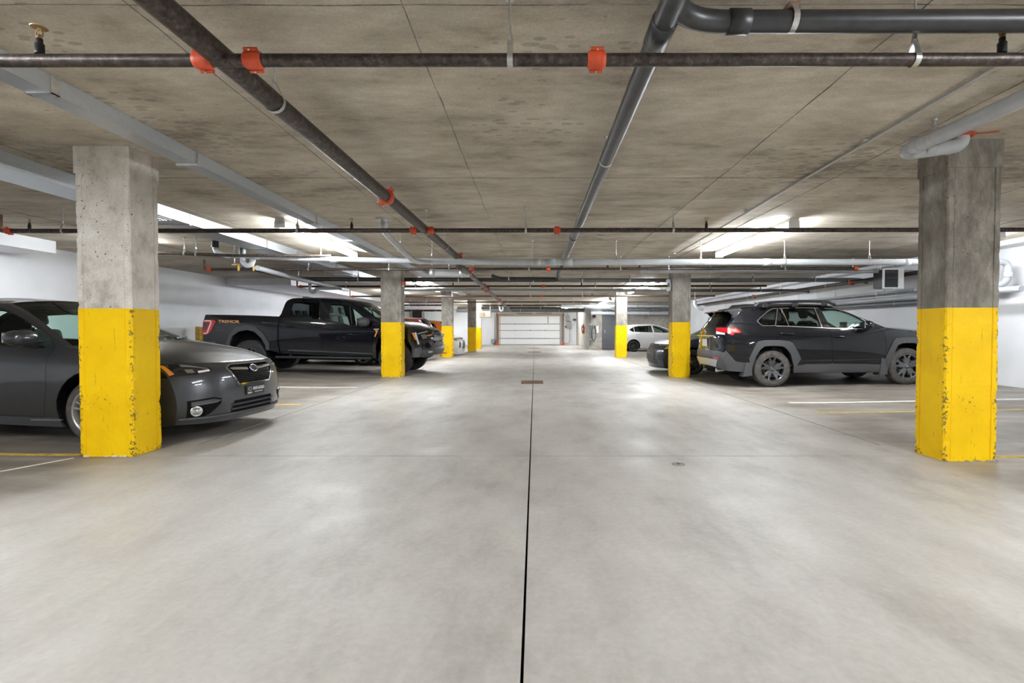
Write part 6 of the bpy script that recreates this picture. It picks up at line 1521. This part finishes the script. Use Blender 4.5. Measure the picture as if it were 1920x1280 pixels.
# --- three-box saloon layout, used for the dark car on the right, the white one and the navy one
SE = [(-.86,.30),(-.92,.55),(-.90,.82),(-.84,.98),(-.60,1.01),(.02,1.24),(.45,1.345),(1.0,1.365),(1.40,1.35),(1.85,1.18),(2.30,.965),(2.85,.89),(3.30,.80),(3.46,.68),(3.50,.42),(3.44,.18)]
SCn = [(-1.02,.32),(-1.08,.55),(-1.06,.86),(-1.0,1.02),(-.80,1.05),(-.10,1.33),(.45,1.41),(1.0,1.425),(1.52,1.40),(2.0,1.23),(2.52,1.015),(3.05,.94),(3.52,.82),(3.62,.68),(3.66,.42),(3.62,.18)]
SB = [(3.44,.18),(3.2,.15),(2.3,.16),(.4,.16),(-.5,.2),(-.86,.30)]
SD = [[(1.0,1.335),(.96,.9),(.96,.25),(.40,.25),(.30,.60),(.08,.72),(-.1,.95),(.2,1.18),(.55,1.315)], [(1.02,1.335),(.98,.9),(.98,.25),(2.18,.24),(2.26,.55),(2.24,.93),(1.84,1.15),(1.42,1.32)]]
SW = [[(.98,1.30),(.94,.98),(.14,1.0),(.28,1.14),(.55,1.27)], [(1.05,1.30),(1.40,1.29),(1.82,1.115),(2.08,.985),(2.10,.955),(1.02,.975)]]
SK = dict(boot=[(2.0,-.85),(3.95,-.88),(3.95,.88),(2.0,.85)], rear=[(4.1,-.88),(5.8,-.9),(5.8,.9),(4.1,.88)], front=[(8.1,-.92),(9.95,-.94),(9.95,.94),(8.1,.92)], bonnet=[(10.1,-.9),(11.95,-.82),(11.95,.82),(10.1,.9)],
    pairs=[('head_lamp', [(12.08,.58),(12.38,.60),(12.45,.99),(12.05,.99)], 'lamp_grey', .004), ('fog_surround', [(13.3,.74),(14.2,.80),(14.2,.94),(13.2,.90)], 'black', .004), ('tail_lamp', [(2.2,.6),(2.9,.6),(2.8,.99),(2.1,.99)], 'tail_red', .006)])
SG = [('grille', [(12.12,-.52),(12.55,-.54),(12.55,.54),(12.12,.52)], 'black', -.008), ('lower_grille', [(13.1,-.55),(14.5,-.78),(14.5,.78),(13.1,.55)], 'black', -.01)]
cv = plain_car('saloon_car', 'sedan', SE, SCn, SB, (6.80, 13.88, .04), (0, .019, PI), 'blue-black sedan facing the aisle behind the right column, most of it hidden', 'paint_navy', 2.735, .325, SW, SD, SK, 'ten', 'rim_dark', (3, 10, 12), glass='window', head=[(3.25,.84),(3.6,.78),(3.6,.66),(3.32,.70)], grille=SG)
cv.mirror(1.98, 1.02, .2, .15, .22, M['paint_navy'], .96, .11)
p, n = cv.at_top(12.2, 0); mb = MB(); q = p + n * .012
mb.tube([q + Vector((0, -.055, .05)), q + Vector((.012, -.05, -.04)), q + Vector((.012, .05, -.04)), q + Vector((0, .055, .05))], .007, 6); mb.tube([q + Vector((.006, -.05, 0)), q + Vector((.006, .05, 0))], .006, 6); mb.rbox((q.x - .01, -.085, q.z - .06), (q.x + .002, .085, q.z + .065), .01); cv.mesh(mb, 'emblem', M['chrome'])
for k in (13.35, 13.7, 14.05): cv.on_top([(k-.06,-.5),(k+.06,-.5),(k+.06,.5),(k-.06,.5)], 'grille_bar', M['cladding'], .0, .012)
ws = plain_car('saloon_car', 'sedan', SE, SCn, SB, (-6.93, 23.5, .04), (0, .016, 0), 'white sedan nose with black air intakes between the far left columns', 'paint_white', 2.70, .325, SW, SD, SK, 'ten', 'rim_dark', (3, 10, 12), glass='window', head=[(3.25,.84),(3.6,.78),(3.6,.66),(3.32,.70)], grille=[('grille', [(12.05,-.50),(12.32,-.56),(12.32,.56),(12.05,.50)], 'black', -.008), ('lower_grille', [(13.0,-.45),(14.4,-.55),(14.4,.55),(13.0,.45)], 'black', -.01)])
p, n = ws.at_top(12.6, 0); mb = MB(); ring3(mb, (p.x + .012, 0, p.z), .06, .04, .007); ws.mesh(mb, 'emblem', M['chrome'])
nv = plain_car('saloon_car', 'sedan', SE, SCn, SB, (-8.17, 17.05, .06), (0, .018, 0), 'dark sedan whose wheels show under the black pickup', 'paint_navy', 2.68, .325, SW, SD, SK, 'ten', 'rim_silver', (3, 10, 12), glass='window', grille=SG, h=.12)
# --- tall wagons at the far left
TE = [(-.80,.34),(-.85,.56),(-.83,.80),(-.79,1.02),(-.74,1.2),(-.52,1.50),(-.42,1.56),(.2,1.60),(.9,1.60),(1.25,1.575),(1.55,1.45),(1.85,1.3),(2.25,1.1),(2.75,1.03),(3.15,.97),(3.32,.86),(3.36,.62),(3.30,.30)]
TC = [(-.92,.38),(-.98,.58),(-.96,.82),(-.93,1.05),(-.88,1.22),(-.66,1.55),(-.52,1.61),(.2,1.655),(.9,1.655),(1.4,1.61),(1.75,1.45),(2.05,1.3),(2.45,1.14),(2.9,1.09),(3.32,1.0),(3.48,.86),(3.54,.62),(3.46,.30)]
TB = [(3.30,.30),(3.0,.25),(.4,.26),(-.45,.29),(-.80,.34)]
TD = [[(.98,1.57),(1.02,1.0),(1.05,.42),(.52,.44),(.42,.80),(.10,.95),(.08,1.2),(.2,1.57)], [(1.0,1.57),(1.04,1.0),(1.07,.42),(2.15,.40),(2.2,.9),(2.14,1.08),(1.75,1.34),(1.4,1.52),(1.2,1.565)]]
TW = [[(-.40,1.25),(-.28,1.45),(.0,1.53),(.05,1.22)], [(.12,1.22),(.24,1.54),(.94,1.55),(.98,1.18)], [(1.04,1.55),(1.35,1.51),(1.7,1.34),(1.95,1.17),(1.98,1.13),(1.06,1.17)]]
TK = dict(boot=[(1.5,-.84),(4.0,-.9),(4.0,.9),(1.5,.84)], rear=[(4.05,-.88),(5.4,-.88),(5.4,.88),(4.05,.88)], front=[(9.1,-.9),(11.9,-.92),(11.9,.92),(9.1,.9)], bonnet=[(12.1,-.9),(14.0,-.84),(14.0,.84),(12.1,.9)],
    pairs=[('tail_lamp', [(2.2,.72),(3.95,.76),(3.9,.99),(2.3,.99)], 'tail_red', .008), ('head_lamp', [(14.1,.6),(14.6,.62),(14.6,.99),(14.05,.99)], 'lamp_grey', .004)])
TG = [('grille', [(14.2,-.5),(15.2,-.6),(15.2,.6),(14.2,.5)], 'black', -.01), ('rear_bumper', [(0,-1),(1.3,-1),(1.3,1),(0,1)], 'cladding', .01)]
ma = plain_car('family_car', 'tall', TE, TC, TB, (-4.85, 19.6, .005), (0, -.010, PI), 'maroon car backed in beyond the black pickup, only its roof and tail showing', 'paint_maroon', 2.65, .34, TW, TD, TK, 'ten', 'rim_silver', (4, 6, 12, 14), glass='privacy', tail=[(-.9,1.18),(-.70,1.18),(-.66,.85),(-.9,.82)], grille=TG, roofz=1.6)
og = plain_car('family_car', 'tall', TE, TC, TB, (-5.35, 26.2, .014), (0, -.015, PI), 'orange car in the far left bay, glimpsed behind the maroon car', 'paint_orange', 2.65, .34, TW, TD, TK, 'ten', 'rim_silver', (4, 6, 12, 14), glass='privacy', grille=TG, roofz=1.6, h=.12)
